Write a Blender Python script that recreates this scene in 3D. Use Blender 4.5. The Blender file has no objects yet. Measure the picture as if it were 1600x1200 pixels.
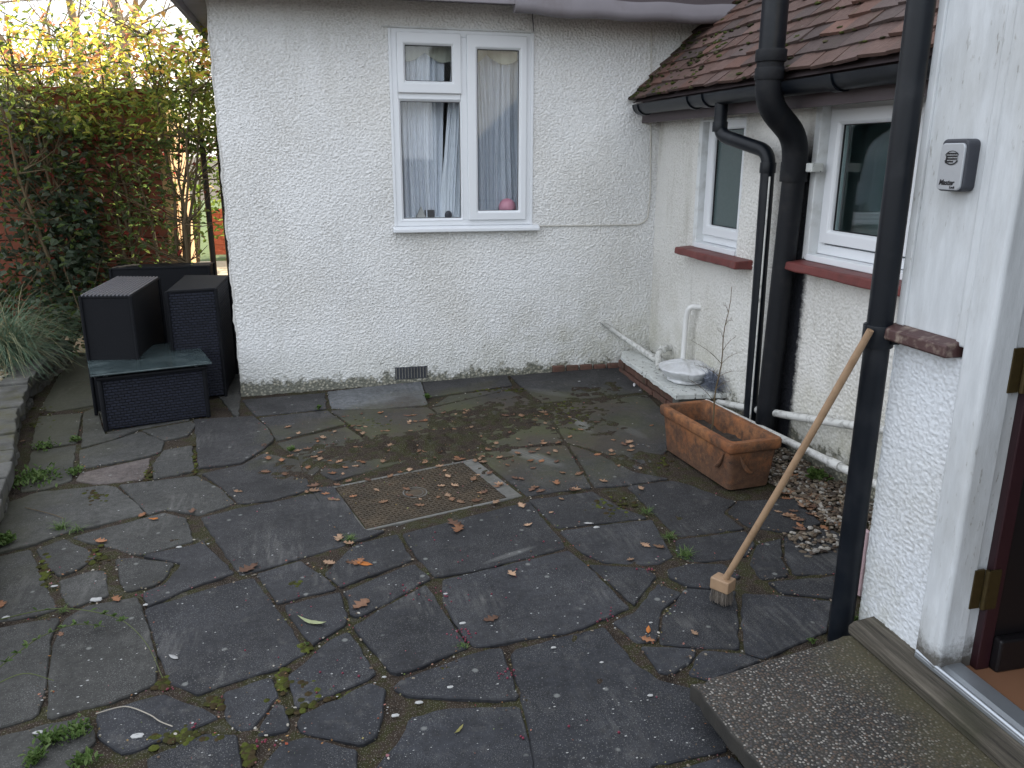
import bpy, bmesh, math, random
import numpy as np
from mathutils import Vector, Matrix
rnd = random.Random(7)
R = math.radians
# ------------------------------------------------------------------ camera, world, sun, exposure
scn = bpy.context.scene
C = scn.collection
F, PITCH, ROLL, YAW, H = 1268.3, R(15.685), R(.2365), R(-13.64), 1.45
cd = bpy.data.cameras.new('camera'); cam = bpy.data.objects.new('camera', cd); C.objects.link(cam)
cd.sensor_width = 36; cd.lens = F / 1600 * 36; cd.clip_start = .02; cd.clip_end = 2000
MC = Matrix.Rotation(YAW, 4, 'Z') @ Matrix.Rotation(math.pi / 2 - PITCH, 4, 'X') @ Matrix.Rotation(ROLL, 4, 'Z')
cam.matrix_world = Matrix.Translation((0, 0, H)) @ MC
scn.camera = cam
M3 = MC.to_3x3()
SUN_AZ, SUN_EL = R(34), R(27)
w = bpy.data.worlds.new('World'); scn.world = w; w.use_nodes = True
nt = w.node_tree; bg = nt.nodes['Background']
sky = nt.nodes.new('ShaderNodeTexSky'); sky.sky_type = 'NISHITA'; sky.sun_disc = False
sky.sun_elevation = SUN_EL; sky.sun_rotation = SUN_AZ; sky.dust_density = 2.5; sky.air_density = 1.0; sky.ozone_density = .6
# thin veil of pale cloud over the blue
cn = nt.nodes.new('ShaderNodeTexNoise'); cn.inputs['Scale'].default_value = 2.2; cn.inputs['Detail'].default_value = 8
cr = nt.nodes.new('ShaderNodeValToRGB'); cr.color_ramp.elements[0].position = .36; cr.color_ramp.elements[1].position = .62
cr.color_ramp.elements[0].color = (.34, .34, .34, 1); cr.color_ramp.elements[1].color = (.85, .85, .85, 1)
mx = nt.nodes.new('ShaderNodeMix'); mx.data_type = 'RGBA'; mx.inputs[7].default_value = (8.7, 9.0, 9.6, 1)
tc = nt.nodes.new('ShaderNodeTexCoord')
nt.links.new(tc.outputs['Generated'], cn.inputs['Vector']); nt.links.new(cn.outputs['Fac'], cr.inputs['Fac'])
nt.links.new(cr.outputs['Color'], mx.inputs[0]); nt.links.new(sky.outputs['Color'], mx.inputs[6])
nt.links.new(mx.outputs[2], bg.inputs['Color']); bg.inputs['Strength'].default_value = .12
sd = bpy.data.lights.new('sun', 'SUN'); so = bpy.data.objects.new('sun', sd); C.objects.link(so)
sd.energy = 5.0; sd.angle = R(.5); sd.color = (1, .88, .7)
sdir = Vector((math.sin(SUN_AZ) * math.cos(SUN_EL), math.cos(SUN_AZ) * math.cos(SUN_EL), math.sin(SUN_EL)))
so.rotation_euler = sdir.to_track_quat('Z', 'Y').to_euler()
scn.view_settings.view_transform = 'Standard'; scn.view_settings.look = 'None'
scn.view_settings.exposure = 1.28; scn.view_settings.gamma = 1

# ------------------------------------------------------------------ pixel -> place helpers (photo 1600 x 1200)
CP = Vector((0, 0, H))
def ray(px, py): return M3 @ Vector(((px - 800) / F, (600 - py) / F, -1))
SL = .02
def gz(x, y): return SL * (max(-2, min(3, x)) - .7)
def onz(px, py, z=0): d = ray(px, py); return CP + d * ((z - H) / d.z)
def ony(px, py, y): d = ray(px, py); return CP + d * (y / d.y)
def onx(px, py, x): d = ray(px, py); return CP + d * (x / d.x)
def G(px, py, dz=0):
    d = ray(px, py); t = (dz - SL * .7 - H) / (d.z - SL * d.x)
    return CP + d * t
YF, XW, XP = 5.219, 2.26, 1.54      # planes of the three walls

# ------------------------------------------------------------------ materials
class NT:
    def __init__(s, name, rough=.7, spec=.5):
        s.m = bpy.data.materials.new(name); s.m.use_nodes = True; s.t = s.m.node_tree
        s.b = s.t.nodes['Principled BSDF']; s.out = s.t.nodes['Material Output']
        s.b.inputs['Roughness'].default_value = rough; s.b.inputs['Specular IOR Level'].default_value = spec
        s._c = None
    def n(s, k, **kw):
        x = s.t.nodes.new('ShaderNode' + k)
        for a, v in kw.items(): setattr(x, a, v)
        return x
    def l(s, a, b): s.t.links.new(a, b)
    def pos(s):
        if not s._c: s._c = s.n('NewGeometry').outputs['Position']
        return s._c
    def obj(s): return s.n('TexCoord').outputs['Object']
    def mp(s, v, sc=(1, 1, 1), rot=(0, 0, 0)):
        m = s.n('Mapping'); m.inputs['Scale'].default_value = sc; m.inputs['Rotation'].default_value = rot; s.l(v, m.inputs['Vector']); return m.outputs[0]
    def noise(s, scale, det=4, v=None, rough=.55, dist=0):
        x = s.n('TexNoise'); x.inputs['Scale'].default_value = scale; x.inputs['Detail'].default_value = det
        x.inputs['Roughness'].default_value = rough; x.inputs['Distortion'].default_value = dist
        s.l(v if v is not None else s.pos(), x.inputs['Vector']); return x.outputs['Fac']
    def vor(s, scale, v=None, out='Distance', feat='F1', dim='3D'):
        x = s.n('TexVoronoi'); x.feature = feat; x.voronoi_dimensions = dim; x.inputs['Scale'].default_value = scale; s.l(v if v is not None else s.pos(), x.inputs['Vector']); return x.outputs[out]
    def ramp(s, f, stops):
        r = s.n('ValToRGB'); e = r.color_ramp.elements
        while len(e) < len(stops): e.new(.5)
        for i, (p, c) in enumerate(stops):
            e[i].position = p; e[i].color = (*c, 1) if len(c) == 3 else c
        s.l(f, r.inputs['Fac']); return r.outputs['Color']
    def step(s, f, a, b):
        m = s.n('MapRange'); m.inputs['From Min'].default_value = a; m.inputs['From Max'].default_value = b; s.l(f, m.inputs['Value']); return m.outputs[0]
    def math(s, op, a, b=None):
        m = s.n('Math', operation=op)
        for i, q in enumerate((a, b)):
            if q is None: continue
            if isinstance(q, (int, float)): m.inputs[i].default_value = q
            else: s.l(q, m.inputs[i])
        return m.outputs[0]
    def mix(s, f, a, b, bt='MIX'):
        m = s.n('Mix', data_type='RGBA', blend_type=bt)
        for i, q in ((0, f), (6, a), (7, b)):
            if isinstance(q, (int, float)): m.inputs[i].default_value = q
            elif isinstance(q, tuple): m.inputs[i].default_value = (*q, 1)
            else: s.l(q, m.inputs[i])
        return m.outputs[2]
    def attr(s, name='Col'): return s.n('Attribute', attribute_name=name).outputs['Color']
    def sep(s, v):
        x = s.n('SeparateXYZ'); s.l(v, x.inputs[0]); return x.outputs
    def col(s, c):
        if isinstance(c, tuple): s.b.inputs['Base Color'].default_value = (*c, 1)
        else: s.l(c, s.b.inputs['Base Color'])
        return s
    def bump(s, h, strength=.3, dist=.005, prev=None):
        b = s.n('Bump'); b.inputs['Strength'].default_value = strength; b.inputs['Distance'].default_value = dist
        s.l(h, b.inputs['Height'])
        if prev is not None: s.l(prev, b.inputs['Normal'])
        s.l(b.outputs[0], s.b.inputs['Normal']); return b.outputs[0]
def simple(name, c, rough=.6, var=.15, sc=30, bump=.15, dist=.002, metal=0, dirt=None, spec=.5):
    t = NT(name, rough, spec)
    n = t.noise(sc, 5)
    dark = tuple(x * (1 - var) for x in c); lite = tuple(min(1, x * (1 + var)) for x in c)
    k = t.mix(n, dark, lite)
    if dirt:
        k = t.mix(t.math('MULTIPLY', t.step(t.noise(dirt[1], 6), .5, .72), dirt[2]), k, dirt[0])
    t.col(k); t.b.inputs['Metallic'].default_value = metal
    if bump: t.bump(n, bump, dist)
    return t.m
def m_roughcast(name, tint=(.74, .74, .73), basedirt=.13, streak=.25, warm=(.52, .47, .36), blot=False):
    t = NT(name, .85, .25); p = t.pos(); X, Y, Z = t.sep(p)
    fine = t.noise(120, 4, t.mp(p, (.7, .7, 1))); med = t.noise(1.6, 5); big = t.noise(.8, 3)
    c = t.mix(t.step(fine, .3, .7), tuple(x * .93 for x in tint), tint)
    c = t.mix(t.math('MULTIPLY', t.step(med, .45, .8), .22), c, warm)
    st = t.noise(3.2, 6, t.mp(p, (2.2, 2.2, .35)), .65)
    c = t.mix(t.math('MULTIPLY', t.step(st, .55, .8), streak), c, (.33, .31, .25))
    c = t.mix(.55, c, t.mix(t.step(t.sep(t.attr())[0], .12, .55), (.62, .6, .56), (1.05, 1.05, 1.05)), 'MULTIPLY')  # recesses darkened by relief height: pit dirt plus shade put into the colour
    pits = t.vor(42, t.mp(p, (1, 1, 1.3)))
    c = t.mix(t.math('MULTIPLY', t.step(pits, .12, .02), .35), c, (.3, .27, .2))
    lo = t.math('MULTIPLY', t.step(Z, .75, .1), t.step(X, .6, 1.6)); c = t.mix(t.math('MULTIPLY', t.math('MULTIPLY', lo, t.step(t.noise(4.5, 8, None, .75), .42, .68)), .5), c, (.30, .28, .17))
    # dirt and bare aggregate splashed up from the ground, torn edge
    e = t.math('ADD', Z, t.math('MULTIPLY', t.noise(9, 7, None, .7), -.34))
    d = t.step(t.math('ADD', e, t.math('MULTIPLY', t.noise(40, 5, None, .7), -.12)), basedirt - .28, basedirt - .32)
    c = t.mix(t.math('MULTIPLY', d, .9), c, t.mix(t.step(t.vor(48), .2, .5), (.34, .31, .24), (.05, .05, .035)))
    g = t.step(e, basedirt + .04, basedirt - .2)
    c = t.mix(t.math('MULTIPLY', g, .2), c, (.34, .35, .27))
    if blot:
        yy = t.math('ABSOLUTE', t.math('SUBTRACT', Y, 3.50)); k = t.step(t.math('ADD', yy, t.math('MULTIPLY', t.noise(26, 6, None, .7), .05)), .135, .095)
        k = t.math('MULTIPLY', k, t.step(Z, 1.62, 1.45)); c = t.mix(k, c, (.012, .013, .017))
    t.col(c)
    h = t.noise(95, 5, t.mp(p, (.8, .8, 1.15)), .6, .6)
    h2 = t.vor(60, t.mp(p, (.75, .75, 1.2)), 'Distance', 'SMOOTH_F1')
    b = t.bump(h, .45, .006); t.bump(h2, .28, .008, b)
    return t.m
def _s(a, b, w_, am):
    p, q = G(*a), G(*b); m_ = (p + q) / 2; return (m_.x, m_.y, math.atan2(q.y - p.y, q.x - p.x), (q - p).length / 2, w_, am)
SMEARS = [_s((765, 690), (900, 735), .07, .7), _s((885, 640), (930, 682), .05, .9), _s((740, 885), (850, 848), .022, .6), _s((520, 640), (660, 612), .06, .35), _s((815, 605), (900, 622), .07, .35), _s((960, 660), (1020, 690), .05, .3)]
def m_slab():
    SM = []
    t = NT('paving_stone', .78, .3); p = t.pos(); X, Y, Z = t.sep(p); up = t.step(t.sep(t.n('NewGeometry').outputs['True Normal'])[2], .8, .95)
    base = t.attr()
    c = t.mix(.65, base, t.mix(t.step(t.noise(3.2, 7, None, .65), .3, .7), (.55, .55, .55), (1.5, 1.5, 1.5)), 'MULTIPLY')
    c = t.mix(.8, c, t.mix(t.step(t.noise(38, 6, None, .8), .3, .7), (.4, .4, .4), (1.7, 1.7, 1.7)), 'MULTIPLY')
    # exposed pale grains
    g1 = t.vor(190, dim='2D'); ng = t.noise(6, 4)
    c = t.mix(t.math('MULTIPLY', t.step(g1, .3, .16), t.math('MULTIPLY', t.math('MULTIPLY', t.step(ng, .42, .66), .42), up)), c, (.15, .15, .15))
    g3 = t.vor(75, dim='2D'); c = t.mix(t.math('MULTIPLY', t.math('MULTIPLY', t.step(g3, .14, .09), up), t.math('MULTIPLY', t.step(t.noise(4.4, 3), .4, .6), .5)), c, (.18, .18, .175))
    g2 = t.vor(55, dim='2D'); c = t.mix(t.math('MULTIPLY', t.math('MULTIPLY', t.step(g2, .06, .035), up), .55), c, (.26, .26, .25))
    sp_ = t.noise(13, 7, None, .75); c = t.mix(t.math('MULTIPLY', t.step(sp_, .56, .7), .35), c, (.12, .115, .105)); c = t.mix(t.math('MULTIPLY', t.step(t.noise(17, 7, t.mp(p, (1, 1.3, 1)), .75), .55, .68), .5), c, (.016, .016, .015))
    # lichen blots
    lv = t.vor(9, t.mp(p, (1, 1, 1))); ln = t.noise(26, 4)
    c = t.mix(t.math('MULTIPLY', t.step(t.math('ADD', lv, t.math('MULTIPLY', ln, .12)), .155, .11), .55), c, (.22, .225, .21))
    # worn pale drag marks
    sn = t.noise(2.3, 3); sm = t.noise(14, 6, t.mp(p, (3.5, .5, 1), (0, 0, R(35))), .7)
    c = t.mix(t.math('MULTIPLY', t.math('MULTIPLY', t.step(sn, .52, .66), t.step(sm, .45, .75)), .4), c, (.2, .195, .18))
    for (ax, ay, rot_, lx_, ly_, am) in SMEARS:
        mm = t.n('Mapping'); mm.vector_type = 'TEXTURE'; mm.inputs['Location'].default_value = (ax, ay, 0); mm.inputs['Rotation'].default_value = (0, 0, rot_); mm.inputs['Scale'].default_value = (lx_, ly_, 1)
        t.l(p, mm.inputs['Vector']); qx, qy, qz = t.sep(mm.outputs[0]); rr_ = t.math('ADD', t.math('MULTIPLY', qx, qx), t.math('MULTIPLY', qy, qy))
        st_ = t.noise(1, 6, t.mp(mm.outputs[0], (1.2, 7, 0)), .75); SM.append((t.math('MULTIPLY', t.math('MULTIPLY', t.step(t.math('ADD', rr_, t.math('MULTIPLY', st_, 1.2)), 1.3, .7), t.step(st_, .35, .6)), am)))
    # moss and leaf-mould film in the damp back of the yard
    dx = t.math('DIVIDE', t.math('SUBTRACT', X, .85), 1.15); dy = t.math('DIVIDE', t.math('SUBTRACT', Y, 4.15), .85)
    rr = t.math('ADD', t.math('MULTIPLY', dx, dx), t.math('MULTIPLY', dy, dy))
    f = t.math('ADD', t.math('MULTIPLY', rr, .5), t.math('MULTIPLY', t.noise(2.6, 8, None, .7), 1.5))
    damp = t.step(f, 1.32, .82)
    mossc = t.mix(t.step(t.noise(3.1, 6), .4, .6), (.042, .033, .022), (.045, .055, .014))
    mossc = t.mix(t.noise(60, 4), mossc, t.mix(.5, mossc, (.12, .1, .07)))
    c = t.mix(t.math('MULTIPLY', damp, .8), c, mossc)
    for q_ in SM: c = t.mix(q_, c, (.20, .20, .19))
    lx = t.math('ADD', t.math('MULTIPLY', X, -1), t.math('MULTIPLY', t.noise(4, 7, None, .7), .9))
    c = t.mix(t.math('MULTIPLY', t.step(lx, 1.5, 1.95), .6), c, (.055, .055, .03))
    t.col(c)
    b = t.bump(t.noise(160, 4, None, .7), .35, .003); b = t.bump(t.noise(22, 5), .3, .006, b)
    return t.m
def m_joint():
    t = NT('joint_soil', .95, .1); n = t.noise(9, 7, None, .7); f = t.noise(90, 4)
    c = t.ramp(n, [(.3, (.018, .014, .011)), (.47, (.038, .029, .022)), (.56, (.030, .030, .012)), (.66, (.05, .046, .038))])
    c = t.mix(.7, c, t.mix(f, (.35, .35, .35), (1.6, 1.6, 1.6)), 'MULTIPLY')
    g = t.vor(120, dim='2D'); c = t.mix(t.math('MULTIPLY', t.step(g, .16, .1), .5), c, (.26, .24, .2))
    t.col(c); t.bump(f, .6, .01); return t.m
def m_attr(name, rough=.8, spec=.3, var=.5, sc=60, bump=.3, trans=0):
    t = NT(name, rough, spec)
    c = t.mix(.7, t.attr(), t.mix(t.noise(sc, 5), (1 - var,) * 3, (1 + var,) * 3), 'MULTIPLY')
    t.col(c)
    if bump: t.bump(t.noise(sc, 4), bump, .004)
    if trans:
        tr = t.n('BsdfTranslucent'); t.l(c, tr.inputs['Color']); ms = t.n('MixShader'); ms.inputs[0].default_value = trans
        t.l(t.b.outputs[0], ms.inputs[1]); t.l(tr.outputs[0], ms.inputs[2]); t.l(ms.outputs[0], t.out.inputs['Surface'])
    return t.m
def m_glass(name, tint=(1, 1, 1), gloss=.10, rough=.02):
    t = NT(name); tr = t.n('BsdfTransparent'); tr.inputs['Color'].default_value = (*tint, 1)
    gl = t.n('BsdfGlossy'); gl.inputs['Roughness'].default_value = rough
    fr = t.n('LayerWeight'); fr.inputs['Blend'].default_value = .5
    f = t.math('ADD', t.math('MULTIPLY', t.math('POWER', fr.outputs['Facing'], 5), .95), gloss)
    ms = t.n('MixShader'); t.l(f, ms.inputs[0]); t.l(tr.outputs[0], ms.inputs[1]); t.l(gl.outputs[0], ms.inputs[2]); t.l(ms.outputs[0], t.out.inputs['Surface'])
    return t.m
def m_paintwood():
    t = NT('old_white_paint', .55, .4); p = t.pos()
    s = t.mp(p, (1, 1, .18)); n = t.noise(22, 7, s, .7); n2 = t.noise(90, 5, t.mp(p, (1, 1, .25)), .7); n3 = t.noise(5, 6, t.mp(p, (1, 1, .4)), .6)
    c = t.mix(t.step(n, .3, .7), (.46, .48, .49), (.62, .645, .66))
    c = t.mix(t.math('MULTIPLY', t.step(n3, .44, .66), .55), c, (.34, .34, .32))
    c = t.mix(t.math('MULTIPLY', t.math('MULTIPLY', t.step(n2, .6, .68), t.step(n3, .42, .6)), .75), c, (.17, .15, .12))
    zz = t.sep(p)[2]; c = t.mix(t.math('MULTIPLY', t.step(t.math('ADD', zz, t.math('MULTIPLY', t.noise(30, 6, None, .75), -.16)), .155, .095), .9), c, (.05, .042, .03))
    t.col(c); b = t.bump(n2, .35, .003); t.bump(n, .25, .004, b); return t.m
def m_weave(name, c=(.012, .014, .024)):
    t = NT(name, .65, .3); p = t.obj(); X, Y, Z = t.sep(p)
    cb = t.n('CombineXYZ'); t.l(t.math('ADD', X, Y), cb.inputs[0]); t.l(Z, cb.inputs[1])
    br = t.n('TexBrick'); br.inputs['Scale'].default_value = 1; br.inputs['Mortar Size'].default_value = .0035; br.inputs['Mortar Smooth'].default_value = 1
    br.inputs['Brick Width'].default_value = .038; br.inputs['Row Height'].default_value = .0165
    br.inputs['Color1'].default_value = (1, 1, 1, 1); br.inputs['Color2'].default_value = (.6, .6, .6, 1); br.inputs['Mortar'].default_value = (0, 0, 0, 1)
    t.l(cb.outputs[0], br.inputs['Vector'])
    f = br.outputs['Color']
    c2 = t.mix(f, tuple(x * .1 for x in c), tuple(x * 1.8 for x in c)); t.col(c2); t.bump(f, .9, .006); return t.m
def m_boards(name, c1, c2, axis='Z', pitch=.14, gap=.03):
    t = NT(name, .85, .2); p = t.pos(); X, Y, Z = t.sep(p)
    q = {'Z': Z, 'X': X, 'Y': Y}[axis]
    fr = t.math('FRACT', t.math('DIVIDE', q, pitch))
    n = t.noise(18, 6, t.mp(p, (.25, .25, 2) if axis == 'Z' else (2, 2, .25)))
    c = t.mix(n, c1, c2); c = t.mix(t.step(fr, gap * 2, gap), c, tuple(x * .15 for x in c1)); t.col(c); t.bump(fr, .6, .02); return t.m
def m_bark(name, a, b):
    t = NT(name, .9, .2); n = t.noise(20, 6, t.mp(t.pos(), (1, 1, .3))); t.col(t.mix(n, a, b)); t.bump(n, .6, .01); return t.m
def m_concrete(name, a, b, grain=True, moss=.3):
    t = NT(name, .85, .25); n = t.noise(7, 6, None, .65); f = t.noise(70, 5, None, .7)
    c = t.mix(t.step(n, .3, .7), a, b); c = t.mix(.7, c, t.mix(f, (.6,) * 3, (1.4,) * 3), 'MULTIPLY')
    c = t.mix(t.math('MULTIPLY', t.step(t.noise(5, 7, None, .7), .5, .66), moss), c, (.065, .062, .028))
    t.col(c); t.bump(f, .4, .006); return t.m
def m_step():
    t = NT('pebble_concrete', .8, .35); p = t.pos(); X, Y, Z = t.sep(p); up = t.step(t.sep(t.n('NewGeometry').outputs['True Normal'])[2], .8, .95)
    n = t.noise(6, 6, None, .65)
    c = t.mix(t.step(n, .3, .7), (.018, .0175, .016), (.04, .036, .03))
    v = t.n('TexVoronoi'); v.voronoi_dimensions = '2D'; v.inputs['Scale'].default_value = 125; t.l(p, v.inputs['Vector'])
    k = t.step(t.math('ADD', v.outputs['Distance'], t.math('MULTIPLY', t.noise(70, 2), .5)), .66, .56)
    pc = t.ramp(t.sep(v.outputs['Color'])[0], [(0, (.06, .05, .045)), (.3, (.12, .08, .055)), (.5, (.05, .05, .055)), (.76, (.11, .10, .085)), (.93, (.30, .28, .25))])
    k = t.math('MULTIPLY', k, up); c = t.mix(t.math('MULTIPLY', k, .9), c, pc)
    v2 = t.vor(260, dim='2D'); c = t.mix(t.math('MULTIPLY', t.step(v2, .2, .1), t.math('MULTIPLY', up, .2)), c, (.16, .15, .13))
    moss = t.step(t.math('ADD', X, t.math('MULTIPLY', t.noise(8, 6, None, .7), .35)), 1.46, 1.62)
    c = t.mix(t.math('MULTIPLY', moss, .75), c, (.07, .062, .032))
    t.col(c); b = t.bump(k, .5, .004); t.bump(t.noise(120, 3), .4, .003, b); return t.m
def m_tile():
    t = NT('clay_tile', .85, .25); p = t.pos()
    c = t.mix(.8, t.attr(), t.mix(t.noise(30, 6, None, .7), (.45,) * 3, (1.5,) * 3), 'MULTIPLY')
    c = t.mix(t.math('MULTIPLY', t.step(t.noise(9, 7, None, .75), .57, .68), .6), c, (.04, .045, .02))
    c = t.mix(t.math('MULTIPLY', t.step(t.noise(45, 4), .68, .75), .5), c, (.3, .3, .26))
    t.col(c); t.bump(t.noise(80, 5), .5, .006); return t.m
def m_terracotta():
    t = NT('terracotta', .85, .25); p = t.pos(); X, Y, Z = t.sep(p)
    c = t.mix(t.step(t.noise(6, 6, None, .6), .3, .7), (.23, .085, .034), (.34, .15, .062))
    grime = t.step(t.math('ADD', t.noise(11, 8, None, .75), t.math('MULTIPLY', Z, -.9)), .16, .4)
    c = t.mix(t.math('MULTIPLY', grime, .85), c, t.mix(t.step(t.noise(36, 6, None, .7), .35, .65), (.035, .027, .023), (.095, .055, .036)))
    sp = t.vor(120); c = t.mix(t.math('MULTIPLY', t.step(sp, .14, .07), .5), c, (.32, .3, .24))
    t.col(c); t.bump(t.noise(70, 5), .45, .004); return t.m
def m_cover():
    t = NT('rusty_iron', .8, .4); p = t.pos()
    c = t.mix(t.step(t.noise(9, 6, None, .7), .3, .7), (.032, .026, .018), (.085, .062, .038))
    c = t.mix(.5, c, t.mix(t.noise(120, 3), (.4,) * 3, (1.6,) * 3), 'MULTIPLY'); t.col(c); t.bump(t.noise(150, 3), .5, .003); return t.m
def m_timber():
    t = NT('weathered_timber', .85, .25); p = t.mp(t.pos(), (60, 2.2, 60)); n = t.noise(1, 7, p, .7); n2 = t.noise(2.6, 5, p, .7)
    c = t.ramp(n, [(.3, (.02, .018, .014)), (.48, (.075, .066, .052)), (.7, (.17, .15, .12))]); c = t.mix(t.math('MULTIPLY', t.step(t.noise(5, 6), .42, .6), .6), c, (.035, .036, .02))
    t.col(c); t.bump(n, .9, .012); return t.m
def m_chipped():
    t = NT('chipped_white_paint', .7, .3); p = t.pos()
    c = t.mix(t.noise(14, 5), (.42, .43, .40), (.66, .68, .66)); k = t.step(t.noise(34, 7, None, .75), .58, .61)
    c = t.mix(k, c, (.06, .055, .045)); t.col(c); t.bump(t.noise(34, 7, None, .75), .4, .004); return t.m
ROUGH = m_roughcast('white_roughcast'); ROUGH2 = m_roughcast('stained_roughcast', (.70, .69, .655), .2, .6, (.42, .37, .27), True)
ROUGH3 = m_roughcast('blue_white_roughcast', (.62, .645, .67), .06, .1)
SMOOTH = simple('white_reveal_paint', (.66, .68, .68), .7, .08, 20, .2, .002, dirt=((.3, .3, .26), 12, .5))
UPVC = simple('white_upvc', (.70, .72, .74), .35, .02, 6, 0)
SEAL = simple('dark_gasket', (.012, .012, .014), .6, .1, 20, 0)
GLASS = m_glass('clear_glass', (.97, .98, .98), .04); GLASS2 = m_glass('window_glass', (.82, .9, .9), .09); TGLASS = simple('teal_table_glass', (.035, .05, .052), .16, .5, 5, .0, .001, dirt=((.16, .2, .2), 9, .4))
FROST = simple('frosted_glass', (.07, .10, .10), .22, .12, 60, .15, .002)
PVC = simple('black_plastic', (.004, .006, .0095), .38, .25, 14, .05, .001, dirt=((.03, .032, .036), 9, .35), spec=.28)
CAST = simple('black_cast_iron', (.004, .005, .0075), .6, .3, 40, .35, .003, dirt=((.03, .028, .026), 12, .35), spec=.3)
REDP = simple('red_sill_paint', (.135, .030, .026), .5, .25, 22, .3, .004, dirt=((.05, .015, .013), 15, .6))
BROWNP = simple('brown_ledge_paint', (.06, .028, .026), .55, .3, 25, .3, .003, dirt=((.34, .28, .22), 40, .55))
FASCIA = simple('purple_brown_paint', (.075, .058, .062), .6, .15, 12, .1, .002); LEAD = simple('mauve_grey_fascia', (.20, .185, .20), .7, .12, 8, .25, .004, dirt=((.12, .10, .10), 5, .6))
PAINTW = m_paintwood(); SLAB = m_slab(); JOINT = m_joint(); TILE = m_tile(); TERRA = m_terracotta(); COVER = m_cover(); STEPM = m_step()
WEAVE = m_weave('dark_wicker', (.0075, .009, .016)); WEAVE2 = simple('dark_smooth_wicker', (.003, .0036, .0056), .75, .3, 90, .5, .003, spec=.25); WEAVETOP = m_weave('ridged_wicker', (.035, .034, .038))
CHIP = m_chipped(); WPIPE = simple('dirty_white_pipe', (.58, .58, .55), .5, .12, 20, .1, .002, dirt=((.09, .085, .07), 26, .8))
CLEANPIPE = simple('white_waste_pipe', (.68, .68, .66), .4, .06, 20, 0)
BRICK = simple('old_brick', (.10, .05, .036), .9, .5, 18, .6, .01, dirt=((.04, .04, .025), 10, .8))
STONE = m_concrete('kerb_stone', (.04, .04, .036), (.12, .118, .108), True, .75); CONC = m_concrete('concrete', (.09, .088, .08), (.17, .168, .155), True, .3)
TIMBER = m_timber()
ALU = simple('aluminium', (.42, .45, .48), .35, .1, 30, .05, .001, .8); BRASS = simple('tarnished_brass', (.06, .042, .014), .5, .35, 60, .2, .002, .55)
MAROON = simple('maroon_door_paint', (.024, .006, .009), .45, .2, 12, .05, .001); DARKDOOR = simple('dark_door_panel', (.005, .004, .005), .45, .2, 10, .05, .001)
FLOORI = simple('tan_floor', (.20, .10, .055), .5, .1, 8, 0); WOODH = simple('pale_broom_wood', (.30, .195, .115), .55, .2, 25, .1, .002, dirt=((.16, .09, .045), 20, .5))
BRIST = simple('grey_bristle', (.13, .11, .09), .9, .5, 200, .4, .003); GREYM = simple('silver_plate', (.40, .42, .44), .35, .05, 60, .05, .001, .35)
CHARC = simple('charcoal_rubber', (.035, .038, .048), .5, .1, 60, .1, .001); BLACKINK = simple('black_print', (.008, .008, .01), .5, .05, 20, 0)
CURT = m_attr('net_curtain', .9, .1, .1, 40, 0, .12); LACE = simple('cream_valance', (.42, .43, .36), .9, .12, 60, .2, .002)
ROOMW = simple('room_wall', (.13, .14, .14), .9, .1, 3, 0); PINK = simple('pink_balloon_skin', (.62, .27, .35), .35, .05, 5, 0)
PLAST = simple('crumpled_white_plastic', (.60, .61, .62), .35, .15, 12, .5, .02, dirt=((.3, .3, .28), 9, .6))
CABLEM = simple('painted_cable', (.52, .50, .45), .7, .2, 40, 0)
LEAFM = m_attr('hedge_leaf', .4, .5, .25, 40, 0, .72); DEADM = m_attr('dead_leaf', .8, .2, .45, 70, .3, .1); GRASSM = m_attr('grass_blade', .6, .3, .2, 20, 0, .25)
GRAVM = m_attr('gravel_stone', .75, .3, .35, 60, .2); SOIL = simple('dark_soil', (.035, .027, .02), .95, .5, 30, .8, .02); WHITEBIT = simple('white_chip', (.34, .34, .33), .7, .1, 50, 0)
BERRY = simple('crimson_berry', (.13, .006, .025), .4, .2, 50, 0)
FENCE = m_boards('red_brown_fence_board', (.22, .07, .045), (.36, .13, .08), 'Z', .135, .04); LITWOOD = simple('bare_orange_timber', (.52, .32, .15), .8, .2, 14, .3, .004)
BARK = m_bark('bark', (.16, .12, .08), (.40, .32, .22)); STEMM = m_bark('stem_bark', (.07, .05, .03), (.16, .12, .07)); IRON = simple('dark_gate_iron', (.02, .016, .012), .6, .2, 20, 0)
REDBR = simple('garden_brick', (.55, .13, .06), .9, .35, 16, .4, .01); GRASSG = m_concrete('lawn', (.05, .09, .02), (.10, .15, .04), True, .4)
PATHM = m_concrete('pale_path', (.4, .33, .22), (.5, .42, .3), True, .1); GSOIL = m_concrete('garden_soil', (.03, .024, .018), (.07, .055, .04), True, .5)
PINKP = simple('pink_plastic', (.42, .30, .31), .5, .1, 20, 0); EXPM = simple('wall_dark_void', (.01, .01, .01), .9, 0, 5, 0)

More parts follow.
